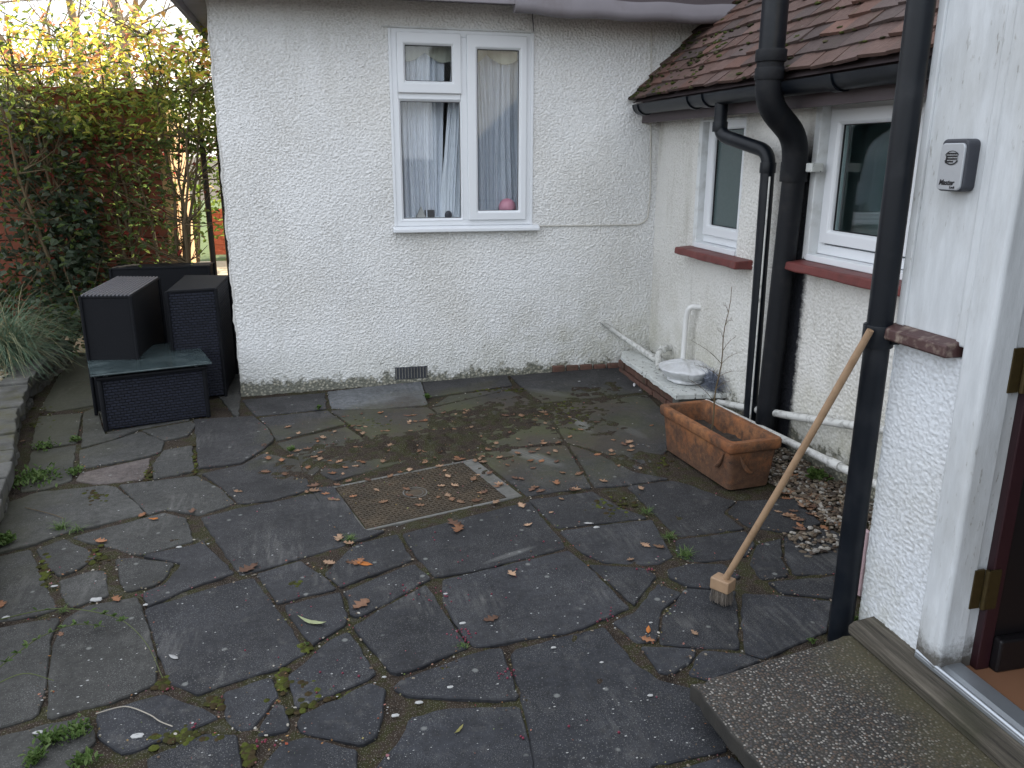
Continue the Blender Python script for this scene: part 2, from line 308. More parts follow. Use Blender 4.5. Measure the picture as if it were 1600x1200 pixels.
# ------------------------------------------------------------------ mesh helpers
def mesh(name, V, Fc, mat, parent=None, smooth=False, col=None, bevel=0, loc=None):
    me = bpy.data.meshes.new(name)
    if isinstance(V, np.ndarray):
        n = len(V); me.vertices.add(n); me.vertices.foreach_set('co', V.astype(np.float32).ravel())
        k = Fc.shape[1]; me.loops.add(len(Fc) * k); me.loops.foreach_set('vertex_index', Fc.astype(np.int32).ravel())
        me.polygons.add(len(Fc)); me.polygons.foreach_set('loop_start', np.arange(0, len(Fc) * k, k, dtype=np.int32))
        me.update(calc_edges=True)
    else:
        me.from_pydata([tuple(v) for v in V], [], Fc); me.update()
    if smooth: me.polygons.foreach_set('use_smooth', [True] * len(me.polygons))
    if col is not None:
        a = me.color_attributes.new('Col', 'FLOAT_COLOR', 'POINT')
        arr = np.ones((len(me.vertices), 4), np.float32); arr[:, :3] = np.array(col, np.float32)
        a.data.foreach_set('color', arr.ravel())
    me.materials.append(mat)
    o = bpy.data.objects.new(name, me); C.objects.link(o)
    if parent is not None: o.parent = parent; o.matrix_parent_inverse = Matrix.Translation(-parent.matrix_basis.translation) if False else Matrix()
    if bevel:
        b = o.modifiers.new('bevel', 'BEVEL'); b.width = bevel; b.segments = 2; b.limit_method = 'ANGLE'; b.angle_limit = R(40)
    if loc is not None: o.location = loc
    return o
class MB:
    def __init__(s): s.v = []; s.f = []; s.c = []
    def add(s, V, Fc, c=None):
        o = len(s.v); s.v += [tuple(v) for v in V]; s.f += [tuple(i + o for i in f) for f in Fc]
        if c is not None: s.c += [tuple(c)] * len(V)
        return s
    def box(s, a, b, c=None, T=None):
        x0, y0, z0 = a; x1, y1, z1 = b
        V = [Vector(p) for p in ((x0, y0, z0), (x1, y0, z0), (x1, y1, z0), (x0, y1, z0), (x0, y0, z1), (x1, y0, z1), (x1, y1, z1), (x0, y1, z1))]
        if T is not None: V = [T(v) for v in V]
        return s.add(V, [(0, 3, 2, 1), (4, 5, 6, 7), (0, 1, 5, 4), (1, 2, 6, 5), (2, 3, 7, 6), (3, 0, 4, 7)], c)
    def ring(s, u0, u1, z0, z1, wd, d0, d1, T):   # rectangular frame, mitred; u, outward depth, z
        a = [(u0, z0), (u1, z0), (u1, z1), (u0, z1)]; b = [(u0 + wd, z0 + wd), (u1 - wd, z0 + wd), (u1 - wd, z1 - wd), (u0 + wd, z1 - wd)]
        V = [T(Vector((u, d, z))) for d in (d0, d1) for L in (a, b) for u, z in L]
        Fc = []
        for i in range(4):
            j = (i + 1) % 4
            Fc += [(8 + i, 8 + j, 12 + j, 12 + i), (i, 4 + i, 4 + j, j), (i, j, 8 + j, 8 + i), (4 + i, 12 + i, 12 + j, 4 + j)]
        return s.add(V, Fc)
    def prism(s, P, z0, z1, T=None, c=None):      # polygon (x,y) extruded in z
        n = len(P); V = [Vector((p[0], p[1], z0)) for p in P] + [Vector((p[0], p[1], z1)) for p in P]
        if T is not None: V = [T(v) for v in V]
        return s.add(V, [tuple(reversed(range(n))), tuple(range(n, 2 * n))] + [(i, (i + 1) % n, n + (i + 1) % n, n + i) for i in range(n)], c)
    def tube(s, P, rad, n=12, cap=True, c=None):
        P = [Vector(p) for p in P]; m = len(P); rs = rad if isinstance(rad, (list, tuple)) else [rad] * m
        o = len(s.v); V = []; pu = None
        for i, p in enumerate(P):
            d = (P[min(i + 1, m - 1)] - P[max(i - 1, 0)]); d = d.normalized() if d.length else Vector((0, 0, 1))
            if pu is None:
                u = d.cross(Vector((0, 0, 1)));
                if u.length < .1: u = d.cross(Vector((1, 0, 0)))
            else: u = pu - d * pu.dot(d)
            u.normalize(); pu = u; v = d.cross(u)
            V += [p + (u * math.cos(2 * math.pi * k / n) + v * math.sin(2 * math.pi * k / n)) * rs[i] for k in range(n)]
        Fc = [(i * n + k, i * n + (k + 1) % n, (i + 1) * n + (k + 1) % n, (i + 1) * n + k) for i in range(m - 1) for k in range(n)]
        if cap: Fc += [tuple(reversed(range(n))), tuple((m - 1) * n + k for k in range(n))]
        return s.add(V, Fc, c)
    def build(s, name, mat, parent=None, smooth=False, bevel=0, loc=None):
        o = mesh(name, s.v, s.f, mat, parent, smooth, s.c if s.c else None, bevel, loc)
        if smooth:
            e = o.modifiers.new('es', 'EDGE_SPLIT'); e.split_angle = R(42)
        return o
def bend(P, r=.06, n=6):        # round the corners of a polyline
    P = [Vector(p) for p in P]; out = [P[0]]
    for i in range(1, len(P) - 1):
        a = (P[i - 1] - P[i]); b = (P[i + 1] - P[i]); k = min(r, a.length * .45, b.length * .45)
        p0 = P[i] + a.normalized() * k; p1 = P[i] + b.normalized() * k
        for j in range(n + 1):
            t = j / n; out.append(p0 * (1 - t) ** 2 + P[i] * 2 * t * (1 - t) + p1 * t * t)
    return out + [P[-1]]
def tag(o, label=None, cat=None, group=None, kind=None):
    if label: o['label'] = label
    if cat: o['category'] = cat
    if group: o['group'] = group
    if kind: o['kind'] = kind
    return o
def empty(name, label, cat, group=None):
    o = bpy.data.objects.new(name, None); C.objects.link(o); o.empty_display_size = .1; return tag(o, label, cat, group)
def perlin(x, y, seed=0):
    rg = np.random.RandomState(seed); g = rg.rand(256, 256) * 2 * np.pi; gx, gy = np.cos(g), np.sin(g)
    xi = np.floor(x).astype(int); yi = np.floor(y).astype(int); xf = x - xi; yf = y - yi
    f = lambda t: t * t * t * (t * (t * 6 - 15) + 10)
    u, v = f(xf), f(yf)
    def d(a, b): return gx[(xi + a) & 255, (yi + b) & 255] * (xf - a) + gy[(xi + a) & 255, (yi + b) & 255] * (yf - b)
    return (d(0, 0) * (1 - u) + d(1, 0) * u) * (1 - v) + (d(0, 1) * (1 - u) + d(1, 1) * u) * v
TF = lambda v: Vector((v.x, YF - v.y, v.z))          # front wall: u=x
TW = lambda v: Vector((XW - v.y, v.x, v.z))          # side wall: u=y
TP = lambda v: Vector((XP - v.y, v.x, v.z))
def rough_skin(rects, T, step, amp, name, mat, parent, fr=84, seed=3):
    VV, FF, HH, o = [], [], [], 0
    for (u0, u1, z0, z1) in rects:
        nu = max(2, int((u1 - u0) / step) + 1); nz = max(2, int((z1 - z0) / step) + 1)
        U, Z = np.meshgrid(np.linspace(u0, u1, nu), np.linspace(z0, z1, nz), indexing='ij')
        wx = perlin(U * 20, Z * 20, seed + 9) * .012
        n = perlin((U + wx) * fr, (Z - wx) * fr * 1.65, seed) + .45 * perlin(U * fr * 2.1, Z * fr * 2.7, seed + 1)
        h = amp * (1.5 * np.clip(n, -.35, .6) + .5 * np.abs(perlin(U * 25, Z * 30, seed + 2))) + .004 * perlin(U * 2.2, Z * 2.2, seed + 4)
        t = T(Vector((0, 1, 0))) - T(Vector((0, 0, 0))); e = T(Vector((1, 0, 0))) - T(Vector((0, 0, 0))); b = T(Vector((0, 0, 0)))
        P = np.array(b)[None, None, :] + U[..., None] * np.array(e) + h[..., None] * np.array(t) + Z[..., None] * np.array((0, 0, 1.))
        I = np.arange(nu * nz).reshape(nu, nz) + o
        FF.append(np.stack([I[:-1, :-1], I[1:, :-1], I[1:, 1:], I[:-1, 1:]], -1).reshape(-1, 4)); VV.append(P.reshape(-1, 3)); HH.append(h.reshape(-1)); o += nu * nz
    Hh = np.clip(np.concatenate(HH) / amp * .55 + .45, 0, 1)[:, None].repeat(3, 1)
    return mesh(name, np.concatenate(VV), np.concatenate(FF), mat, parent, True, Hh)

# ------------------------------------------------------------------ ground
g = MB(); g.add([(-400, -400, -.12), (400, -400, -.12), (400, 600, -.12), (-400, 600, -.12)], [(0, 1, 2, 3)])
tag(g.build('ground', GSOIL), kind='structure')
nx, ny = 420, 720
U, V_ = np.meshgrid(np.linspace(-2.9, 2.26, nx), np.linspace(-1.2, 7.6, ny), indexing='ij')
Zb = SL * (np.clip(U, -2, 3) - .7) - .0085 + .008 * perlin(U * 9, V_ * 9, 5) + .006 * perlin(U * 31, V_ * 31, 6)
for (cx_, cy_, rx_, ry_, hh) in ((.30, 4.0, .42, .2, .016), (.75, 4.25, .35, .22, .010), (1.1, 4.45, .5, .3, .008), (-.15, 3.8, .2, .12, .008), (.9, 3.75, .2, .12, .006), (1.5, 3.5, .2, .12, .012), (1.45, 4.0, .25, .3, .006), (1.72, 4.7, .3, .25, .008), (.55, 3.95, .3, .15, .012)):
    Zb = Zb + hh * np.clip(1.25 * np.exp(-((U - cx_) / rx_) ** 2 - ((V_ - cy_) / ry_) ** 2) - .1, 0, 1) * (1 + 1.3 * perlin(U * 14, V_ * 14, 8) + .8 * perlin(U * 40, V_ * 40, 9))
I = np.arange(nx * ny).reshape(nx, ny)
tag(mesh('soil_bed', np.stack([U, V_, Zb], -1).reshape(-1, 3), np.stack([I[:-1, :-1], I[1:, :-1], I[1:, 1:], I[:-1, 1:]], -1).reshape(-1, 4), JOINT, None, True), kind='structure')
SL_ = '''377,624 508,613 510,638 400,649|512,612 620,600 658,597 668,632 590,638 518,638|660,597 792,586 800,602 700,616 668,621|797,587 975,572 1005,612 930,621 848,629 815,604
700,618 799,605 796,608 676,634|110,560 142,553 148,632 86,642 62,640 90,590|60,650 128,645 119,692 48,702|131,645 150,636 165,679 218,670 175,687 127,699|124,704 175,689 221,675 257,690 252,705 234,712 124,733
125,738 235,714 228,740 222,748 150,756 118,750|255,703 300,695 303,735 240,748 238,725|222,672 300,658 306,664 293,680 256,688|303,655 396,650 418,668 428,686 414,700 378,723 310,731 307,696
50,705 119,695 112,750 70,764 32,768|-30,800 60,768 165,757 182,760 212,784 228,801 100,832 56,848 -30,868|186,757 308,743 345,763 367,786 312,804 262,794 232,803 213,783|315,740 378,726 412,708 466,718 478,745 486,764 425,781 372,787 348,762
404,652 512,641 540,662 432,688 420,668|517,641 668,636 718,671 585,690 546,662|584,694 720,675 737,702 640,718 524,750 500,738 518,716|433,691 541,666 578,692 513,718 488,744 476,740 466,715
675,637 795,609 845,633 880,688 815,696 740,703 722,672|851,633 930,624 1010,616 1045,650 1042,704 1000,734 940,705 886,690|743,708 815,699 884,695 924,761 905,762 824,774|890,695 938,711 992,738 1044,747 978,757 930,761
826,780 926,767 970,793 1012,808 932,817 871,824|874,829 932,820 1020,811 1040,848 1052,868 1030,879 1008,881 945,877 908,860|980,759 1050,750 1075,756 1133,778 1150,782 1130,800 1163,824 1062,837 1046,824 1018,796
1056,842 1165,829 1180,850 1168,866 1140,872 1080,877 1060,866|1152,783 1240,779 1284,817 1230,831 1170,822 1137,800|1226,836 1288,822 1330,840 1312,894 1240,897 1226,870|1183,850 1221,840 1221,872 1234,899 1190,904 1172,880
1200,908 1310,898 1300,934 1220,924|1160,926 1215,929 1300,939 1292,985 1195,1028 1166,1019 1158,975|1070,918 1150,922 1155,1012 1090,1010 1031,1005 1036,962 1056,940|992,956 1028,911 1066,926 1034,952 1026,1000 994,1003 957,971
1001,1009 1088,1013 1078,1034 1050,1053 1030,1049|1097,1015 1160,1020 1190,1030 1110,1062 1075,1052|919,881 1010,887 1026,899 991,943 951,907|1042,890 1075,881 1130,881 1158,900 1110,919 1075,915 1047,901
485,762 521,760 571,829 603,829 560,845 539,849|314,808 372,793 435,782 489,770 520,806 543,850 475,869 400,891 376,898 342,850|548,856 562,848 621,834 644,874 620,884 532,917 507,896|401,896 470,875 490,890 513,905 526,919 440,940 433,941
629,834 800,789 827,783 880,846 883,855 830,869 740,891 690,899 679,899 650,868|536,925 622,888 648,880 674,902 655,912 600,944 560,963 547,958 544,935|445,946 531,925 543,960 540,975 500,999 489,1007 458,970|692,905 830,873 888,859 915,880 984,949 900,984 760,1009 740,1010 722,990 692,940
552,978 602,948 665,913 690,950 731,1012 640,1048 613,1052 577,1010|545,986 588,1050 575,1061 467,1106 460,1098 449,1055 470,1040 500,1011 520,996|626,1062 745,1019 784,1012 798,1050 812,1090 780,1093 640,1087 613,1075|807,1011 900,988 944,977 988,1031 1030,1061 1088,1076 1125,1140 1138,1170 1090,1180 1020,1193 1010,1240 842,1240 822,1120 802,1050 798,1020
622,1160 640,1121 700,1106 812,1102 828,1160 838,1240 560,1240 602,1180|471,1116 580,1067 603,1077 598,1120 588,1150 565,1163 472,1144 464,1130|440,1162 478,1152 558,1172 556,1240 395,1240 415,1190|431,1097 443,1101 452,1138 403,1148 408,1130
226,951 300,926 385,902 397,902 429,946 439,958 480,1018 435,1043 345,1070 310,1083 264,1066 252,1030 237,985|349,1080 424,1056 435,1085 394,1138 371,1139 351,1118|152,1113 165,1107 256,1084 318,1106 342,1120 300,1138 215,1170 190,1176 152,1150|230,1183 320,1145 370,1147 373,1170 383,1240 230,1240
101,968 135,947 215,933 234,985 246,1035 243,1068 170,1098 74,1123 76,1075 82,1010|-50,988 70,967 94,963 81,990 74,1040 70,1080 58,1118 -50,1150|-50,880 0,868 47,857 59,885 74,920 90,950 60,959 -50,978|56,857 100,841 140,860 153,868 120,889 92,899 85,893 69,880
91,906 150,889 164,891 170,929 112,947 96,930|112,839 130,833 256,800 291,808 302,845 220,866 192,860 165,852|181,873 210,871 273,879 257,904 240,914 196,924 186,900|222,868 303,851 318,844 330,860 367,895 300,918 230,947 224,926 256,914 284,880
-50,1165 70,1132 138,1119 149,1158 112,1190 100,1240 -50,1240|372,655 290,560 380,575 376,620|150,560 285,560 296,655 222,668 168,676 150,630|1142,1180 1100,1190 1030,1205 1020,1240 1200,1240'''
tint = {'10': (.13, .11, .10), '1': (.15, .155, .16)}
sm = MB(); q = 0
def shrink(P, d):
    n = len(P); out = []
    ar = sum(P[i].x * P[(i + 1) % n].y - P[(i + 1) % n].x * P[i].y for i in range(n)); sg = 1 if ar > 0 else -1
    for i in range(n):
        a, b, c = P[i - 1], P[i], P[(i + 1) % n]
        e1 = (b - a).normalized(); e2 = (c - b).normalized()
        n1 = Vector((-e1.y, e1.x)) * sg; n2 = Vector((-e2.y, e2.x)) * sg; m = (n1 + n2)
        m = m / max(.5, m.length_squared / 2) if m.length > .01 else n1
        out.append(b + m * d)
    return out
def slab(P, tintc, gap=-.0012):
    n = len(P)
    ar = sum(P[i].x * P[(i + 1) % n].y - P[(i + 1) % n].x * P[i].y for i in range(n))
    if ar < 0: P = P[::-1]
    P = shrink(P, gap)
    Q = []
    for i in range(n):
        a, b = P[i], P[(i + 1) % n]; L = (b - a).length; k = max(1, int(L / .035)); t = (b - a) / max(L, 1e-6); nn = Vector((-t.y, t.x))
        for j in range(k):
            if j == 0:
                if L > .04: Q.append(a + (P[i - 1] - a).normalized() * .008 * rnd.uniform(.5, 1.6)); Q.append(a + t * .008 * rnd.uniform(.5, 1.6))
                else: Q.append(a)
            else: Q.append(a + t * (L * j / k) + nn * rnd.gauss(0, .0022))
    dz = rnd.uniform(-.003, .003); tx = rnd.uniform(-.006, .006); ty = rnd.uniform(-.006, .006); c0 = sum(Q, Vector((0, 0))) / len(Q)
    def zz(p, h): return gz(p.x, p.y) + dz + tx * (p.x - c0.x) + ty * (p.y - c0.y) + h
    I1 = shrink(Q, .0035); m = len(Q)
    V = [(p.x, p.y, zz(p, -.03)) for p in Q] + [(p.x, p.y, zz(p, -.0035)) for p in Q] + [(p.x, p.y, zz(p, 0)) for p in I1]
    Fc = [(r * m + i, r * m + (i + 1) % m, (r + 1) * m + (i + 1) % m, (r + 1) * m + i) for r in (0, 1) for i in range(m)] + [tuple(range(2 * m, 3 * m))]
    sm.add(V, Fc, tintc)
slabs_xy = []
for i, s in enumerate(SL_.replace('\n', '|').split('|')):
    P = [G(*map(float, t.split(','))) for t in s.split()]; P = [Vector((p.x, p.y)) for p in P]
    cy = sum(p.y for p in P) / len(P); cx = sum(p.x for p in P) / len(P)
    k = rnd.uniform(.8, 1.25); b = .019 + .012 * min(1, max(0, (cy - 2) / 3)); wmt = min(1, max(0, (cy - 1.6) / 2)); c = (b * k * (.92 + .1 * wmt), b * k, b * k * (1.2 - .18 * wmt))
    if cx < -.6: c = (b * 1.55 * k, b * 1.55 * k, b * 1.42 * k)
    if i == 9: c = (.085, .07, .064)
    if i == 1: c = (.10, .105, .11)
    slab(P, c); slabs_xy.append(P)
# slabs outside the frame, so the yard goes on
for ix in range(8):
    for iy in range(4):
        x0 = -2.4 + ix * .6 + (iy % 2) * .2; y0 = -1.15 + iy * .5
        if y0 > .7 or (x0 > .4 and y0 > .1): continue
        slab([Vector(p) for p in ((x0, y0), (x0 + .58, y0), (x0 + .58, y0 + .48), (x0, y0 + .48))], (.034, .036, .04))
for x0, x1, y0, y1 in ((-1.7, -1.15, 5.9, 6.5), (-1.12, -.55, 5.85, 6.5), (-1.7, -1.2, 6.52, 7.1), (-1.17, -.55, 6.53, 7.1), (-1.15, -.56, 5.5, 5.82)):
    slab([Vector(p) for p in ((x0, y0), (x1, y0), (x1, y1), (x0, y1))], (.06, .06, .055))
tag(sm.build('patio', SLAB), kind='structure')

# ------------------------------------------------------------------ main rendered extension
HOUSE = empty('house_extension', 'white roughcast house wall with the two-pane curtained window facing the patio', 'house')
WX0, WX1, WZ0, WZ1 = .512, 1.382, 1.02, 2.178
XL = -.505
cb = MB()
for a, b in (((XL + .01, YF + .012, -.12), (WX0, 7.6, 2.42)), ((WX1, YF + .012, -.12), (4.6, 7.6, 3.6)), ((WX0, YF + .012, -.12), (WX1, YF + .1, WZ0)), ((WX0, YF + .012, WZ1), (WX1, YF + .1, 2.42)), ((WX0, 7.4, -.12), (WX1, 7.6, 2.42))): cb.box(a, b)
# the room is hollowed out behind the window by leaving the middle bay open
cb.build('wall_core', SMOOTH, HOUSE)
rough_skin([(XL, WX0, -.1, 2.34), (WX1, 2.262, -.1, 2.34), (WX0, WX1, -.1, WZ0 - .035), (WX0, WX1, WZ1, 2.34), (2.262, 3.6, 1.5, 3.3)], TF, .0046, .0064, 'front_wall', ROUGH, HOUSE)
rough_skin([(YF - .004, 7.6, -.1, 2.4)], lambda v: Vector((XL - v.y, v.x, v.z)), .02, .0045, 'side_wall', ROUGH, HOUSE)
# quoin roll at the left corner
qc = MB(); pts = [Vector((XL + .004 + .004 * math.sin(z * 23) + rnd.uniform(-.003, .003), YF + .004, z)) for z in np.arange(-.08, 2.36, .03)]
qc.tube(pts, [.008 + rnd.uniform(-.0025, .003) for _ in pts], 8); qc.build('corner_edge', ROUGH, HOUSE, True)
# eaves
e = MB(); e.prism([(XL - .17, 4.93), (1.30, 4.93), (1.30, 7.7), (XL - .17, 7.7)], 2.33, 2.345); e.box((XL - .2, 4.905, 2.285), (1.33, 4.928, 2.44)); e.box((XL - .2, 4.93, 2.285), (XL - .172, 7.7, 2.44)); e.build('eaves', LEAD, HOUSE, bevel=.003)
e = MB(); n = 26; prof = [(-.055, .0), (-.05, -.02), (-.035, -.035), (-.012, -.04), (.01, -.03), (.02, 0), (.02, .05), (-.05, .05)]
V = []; XS = [1.2 + (2.72 - 1.2) * i / n for i in range(n + 1)]
for i, x in enumerate(XS):
    sag = .012 * math.sin(i * .9) * .4 - .01 * math.sin((x - 1.2) / 1.5 * 3.1)
    zc = 2.288 if x < 1.35 else 2.284 - .0
    V += [(x, 4.95 + a, zc + b * 1.15 + sag) for a, b in prof]
m = len(prof); Fc = [(i * m + k, (i + 1) * m + k, (i + 1) * m + (k + 1) % m, i * m + (k + 1) % m) for i in range(n) for k in range(m)] + [tuple(range(m)), tuple(reversed([n * m + k for k in range(m)]))]
e.add(V, Fc); e.build('fascia_trim', LEAD, HOUSE, True)
e = MB(); e.box((1.34, 4.975, 2.30), (2.66, 5.0, 2.47)); e.box((1.34, 5.0, 2.345), (2.66, YF, 2.36)); e.box((-.70, 4.97, 2.445), (1.33, 4.99, 2.5)); e.build('fascia_board', FASCIA, HOUSE)
rf = MB(); rf.add([(XL - .22, 4.9, 2.45), (2.7, 4.9, 2.47), (4.6, 6.4, 3.6), (XL + .3, 6.4, 3.6), (XL - .22, 7.8, 2.45), (4.6, 7.8, 2.45)], [(0, 1, 2, 3), (3, 2, 5, 4), (0, 3, 4)]); rf.build('roof', TILE, HOUSE)
rfc = bpy.data.objects['roof'].data.color_attributes.new('Col', 'FLOAT_COLOR', 'POINT'); rfc.data.foreach_set('color', [.12, .06, .045, 1] * 6)
# lintel strip and thin movement crack above the window, cable round the corner
l = MB(); l.box((WX0 - .05, -.004, WZ1 + .003), (WX1 + .035, .012, WZ1 + .011), T=TF); l.build('lintel_bead', SMOOTH, HOUSE)
# airbrick
p0, p1 = ony(617, 577, YF), ony(668, 591, YF); ab = MB(); ab.box((p0.x, .0, p1.z + .005), (p1.x, .006, p0.z + .012), T=TF); ab.build('air_brick', CHARC, HOUSE)
ab = MB()
for i in range(11):
    x = p0.x + .008 + (p1.x - p0.x - .016) * i / 10; ab.box((x - .0035, .005, p1.z + .01), (x + .0035, .012, p0.z + .007), T=TF)
ab.build('vent_bar', CONC, bpy.data.objects['air_brick'])
# window
def framed(parent, T, rg, name='frame', mat=UPVC, bev=.004):
    b = MB()
    for r in rg: b.ring(*r, T)
    return b.build(name, mat, parent, bevel=bev)
WIN = framed(HOUSE, TF, [(WX0, WX1, WZ0, WZ1, .038, -.06, .006)], 'window')
MU, TR = .953, 1.812
b = MB(); b.box((MU - .02, -.06, WZ0 + .038), (MU + .02, .006, WZ1 - .038), T=TF); b.box((WX0 + .038, -.055, TR - .03), (MU - .021, .005, TR + .006), T=TF); b.build('mullion', UPVC, WIN, bevel=.003)
bd = MB(); bd.box((WX0 - .012, 0, WZ0), (WX0 + .004, .013, WZ1), T=TF); bd.box((WX1 - .004, 0, WZ0), (WX1 + .014, .013, WZ1), T=TF); bd.build('edge_bead', UPVC, WIN, bevel=.003)
def pane(parent, T, u0, u1, z0, z1, d, mat=GLASS, gas=True):
    p = MB(); p.box((u0 - .012, d - .02, z0 - .012), (u1 + .012, d - .014, z1 + .012), T=T); o = p.build('glass_pane', mat, parent)
    if gas: k = MB(); k.ring(u0 - .002, u1 + .002, z0 - .002, z1 + .002, .005, d - .012, d - .004, T); k.build('gasket', SEAL, parent)
    return o
def sash(parent, T, u0, u1, z0, z1, gu0, gu1, gz0, gz1, d, mat=GLASS):
    b = MB(); a = [(u0, z0), (u1, z0), (u1, z1), (u0, z1)]; g_ = [(gu0, gz0), (gu1, gz0), (gu1, gz1), (gu0, gz1)]
    c_ = [(u + (.012 if u < (gu0 + gu1) / 2 else -.012) * -1, z + (-.012 if z < (gz0 + gz1) / 2 else .012)) for u, z in g_]
    V = [T(Vector((u, dd, z))) for L, dd in ((a, d - .05), (a, d), (c_, d + .001), (g_, d - .012), (g_, d - .05)) for u, z in L]
    Fc = [(r * 4 + i, r * 4 + (i + 1) % 4, r * 4 + 4 + (i + 1) % 4, r * 4 + 4 + i) for r in range(4) for i in range(4)]
    b.add(V, Fc); return b.build('sash', UPVC, parent, bevel=.004)
sash(WIN, TF, WX0 + .036, MU - .018, TR + .004, WZ1 - .02, .597, .878, 1.885, 2.086, .024); pane(WIN, TF, .597, .878, 1.885, 2.086, .012)
sash(WIN, TF, MU + .018, WX1 - .034, WZ0 + .035, WZ1 - .02, 1.037, 1.300, 1.112, 2.076, .024); pane(WIN, TF, 1.037, 1.300, 1.112, 2.076, .012)
sash(WIN, TF, WX0 + .03, MU - .019, WZ0 + .03, TR - .031, .562, .928, 1.068, 1.768, .008); pane(WIN, TF, .562, .928, 1.068, 1.768, 0)
b = MB(); b.prism([(-.0, WZ0 - .036), (.055, WZ0 - .036), (.055, WZ0 - .012), (.02, WZ0 - .001), (-.02, WZ0 - .001)], WX0 - .022, WX1 + .055, T=lambda v: TF(Vector((v.z, v.x, v.y)))); b.build('window_sill', UPVC, WIN, bevel=.005)
# room behind, kept dark (inside faces)
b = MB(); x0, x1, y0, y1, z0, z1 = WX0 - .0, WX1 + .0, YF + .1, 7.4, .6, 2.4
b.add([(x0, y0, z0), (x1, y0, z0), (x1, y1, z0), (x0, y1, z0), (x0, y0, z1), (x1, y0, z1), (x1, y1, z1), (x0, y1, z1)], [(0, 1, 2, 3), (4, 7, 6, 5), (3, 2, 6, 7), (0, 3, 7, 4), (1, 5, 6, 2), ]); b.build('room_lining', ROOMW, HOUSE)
# inner sill board
b = MB(); b.box((WX0, YF + .065, WZ0 + .03), (WX1, YF + .26, WZ0 + .045)); b.build('inner_sill', SMOOTH, HOUSE)
# curtains
def curtain(name, x0, x1, yb, label, e0=0, e1=0, z0=1.05, z1=2.17, seed=1, col=(.66, .70, .77)):
    nu, nz = 150, 60; U, Z = np.meshgrid(np.linspace(0, 1, nu), np.linspace(0, 1, nz), indexing='ij')
    X = x0 + U * (x1 - x0); 
    X = X + (1 - Z) * (e0 * (1 - U) + e1 * U)
    ph = U * (x1 - x0) * 120 + 3 * perlin(U * 4, Z * .8, seed) * 2
    Y = yb + .012 * np.sin(ph) + .008 * np.sin(ph * 2.3 + Z * 2) + .02 * perlin(U * 9, Z * 1.1, seed + 1)
    P = np.stack([X, Y, z0 + Z * (z1 - z0)], -1).reshape(-1, 3); I = np.arange(nu * nz).reshape(nu, nz)
    o = mesh(name, P, np.stack([I[:-1, :-1], I[1:, :-1], I[1:, 1:], I[:-1, 1:]], -1).reshape(-1, 4), CURT, None, True, np.tile(np.array(col), (nu * nz, 1)))
    return tag(o, label, 'curtain', 'net curtains in the front window')
curtain('net_curtain', .515, .865, YF + .135, 'pale grey net curtain behind the lower left pane, falling in folds to a V gap', 0, -.045, seed=2)
curtain('net_curtain', .918, 1.0, YF + .12, 'narrow net curtain edge slanting down across the right of the lower left pane', -.118, 0, seed=5, col=(.74, .78, .84))
curtain('net_curtain', .94, 1.38, YF + .14, 'straight grey net curtain filling the tall right-hand pane', seed=9, col=(.56, .60, .67))
va = MB(); zt = 2.178
for (xa, xb) in ((.50, .735), (.735, .955), (.955, 1.12), (1.12, 1.36)):
    n = 14; V = []; 
    for i in range(n + 1):
        t = i / n; x = xa + (xb - xa) * t; zz = 2.03 - .055 * math.sin(math.pi * t) + .03
        V += [(x, YF + .115 + .006 * math.sin(t * 20), zt), (x, YF + .112 + .006 * math.sin(t * 20), zz)]
    va.add(V, [(2 * i, 2 * i + 1, 2 * i + 3, 2 * i + 2) for i in range(n)])
tag(va.build('curtain_valance', LACE, None, True), 'cream scalloped valance hanging across the top of the front window', 'valance')
bl = MB()
def sphere(mb, c, r, n=16, m=10, sc=(1, 1, 1), jit=0, c_=None, R_=None):
    V = [];
    for i in range(m + 1):
        th = math.pi * i / m
        for k in range(n):
            p = Vector((math.sin(th) * math.cos(2 * math.pi * k / n) * sc[0], math.sin(th) * math.sin(2 * math.pi * k / n) * sc[1], math.cos(th) * sc[2])) * r * (1 + rnd.uniform(-jit, jit))
            V.append(Vector(c) + (R_ @ p if R_ else p))
    mb.add(V, [(i * n + k, (i + 1) * n + k, (i + 1) * n + (k + 1) % n, i * n + (k + 1) % n) for i in range(m) for k in range(n)], c_)
sphere(bl, (1.255, YF + .105, 1.125), .058, 20, 14, (1, .75, 1)); bl.tube([(1.255, YF + .105, 1.07), (1.255, YF + .105, 1.065)], [.006, .01], 8)
tag(bl.build('pink_balloon', PINK, None, True), 'round pink balloon at the bottom corner of the tall window pane', 'balloon')
o = MB(); o.add([(.655, YF + .1, 1.066), (.715, YF + .1, 1.066), (.685, YF + .1, 1.135), (.655, YF + .14, 1.066), (.715, YF + .14, 1.066), (.685, YF + .14, 1.135)], [(0, 1, 2), (5, 4, 3), (0, 3, 4, 1), (1, 4, 5, 2), (2, 5, 3, 0)]); tag(o.build('folded_card', WHITEBIT), 'small white folded card standing on the inner window sill', 'card')
o = MB(); o.box((.712, YF + .12, 1.066), (.775, YF + .15, 1.112)); tag(o.build('dark_ornament', CHARC, bevel=.004), 'small dark square box on the inner sill next to the white card', 'ornament')
o = MB(); sphere(o, (.862, YF + .11, 1.078), .024, 12, 8, (1, .6, 1.2)); tag(o.build('round_ornament', CHARC, smooth=True), 'small dark rounded ornament at the right of the lower left pane', 'ornament')
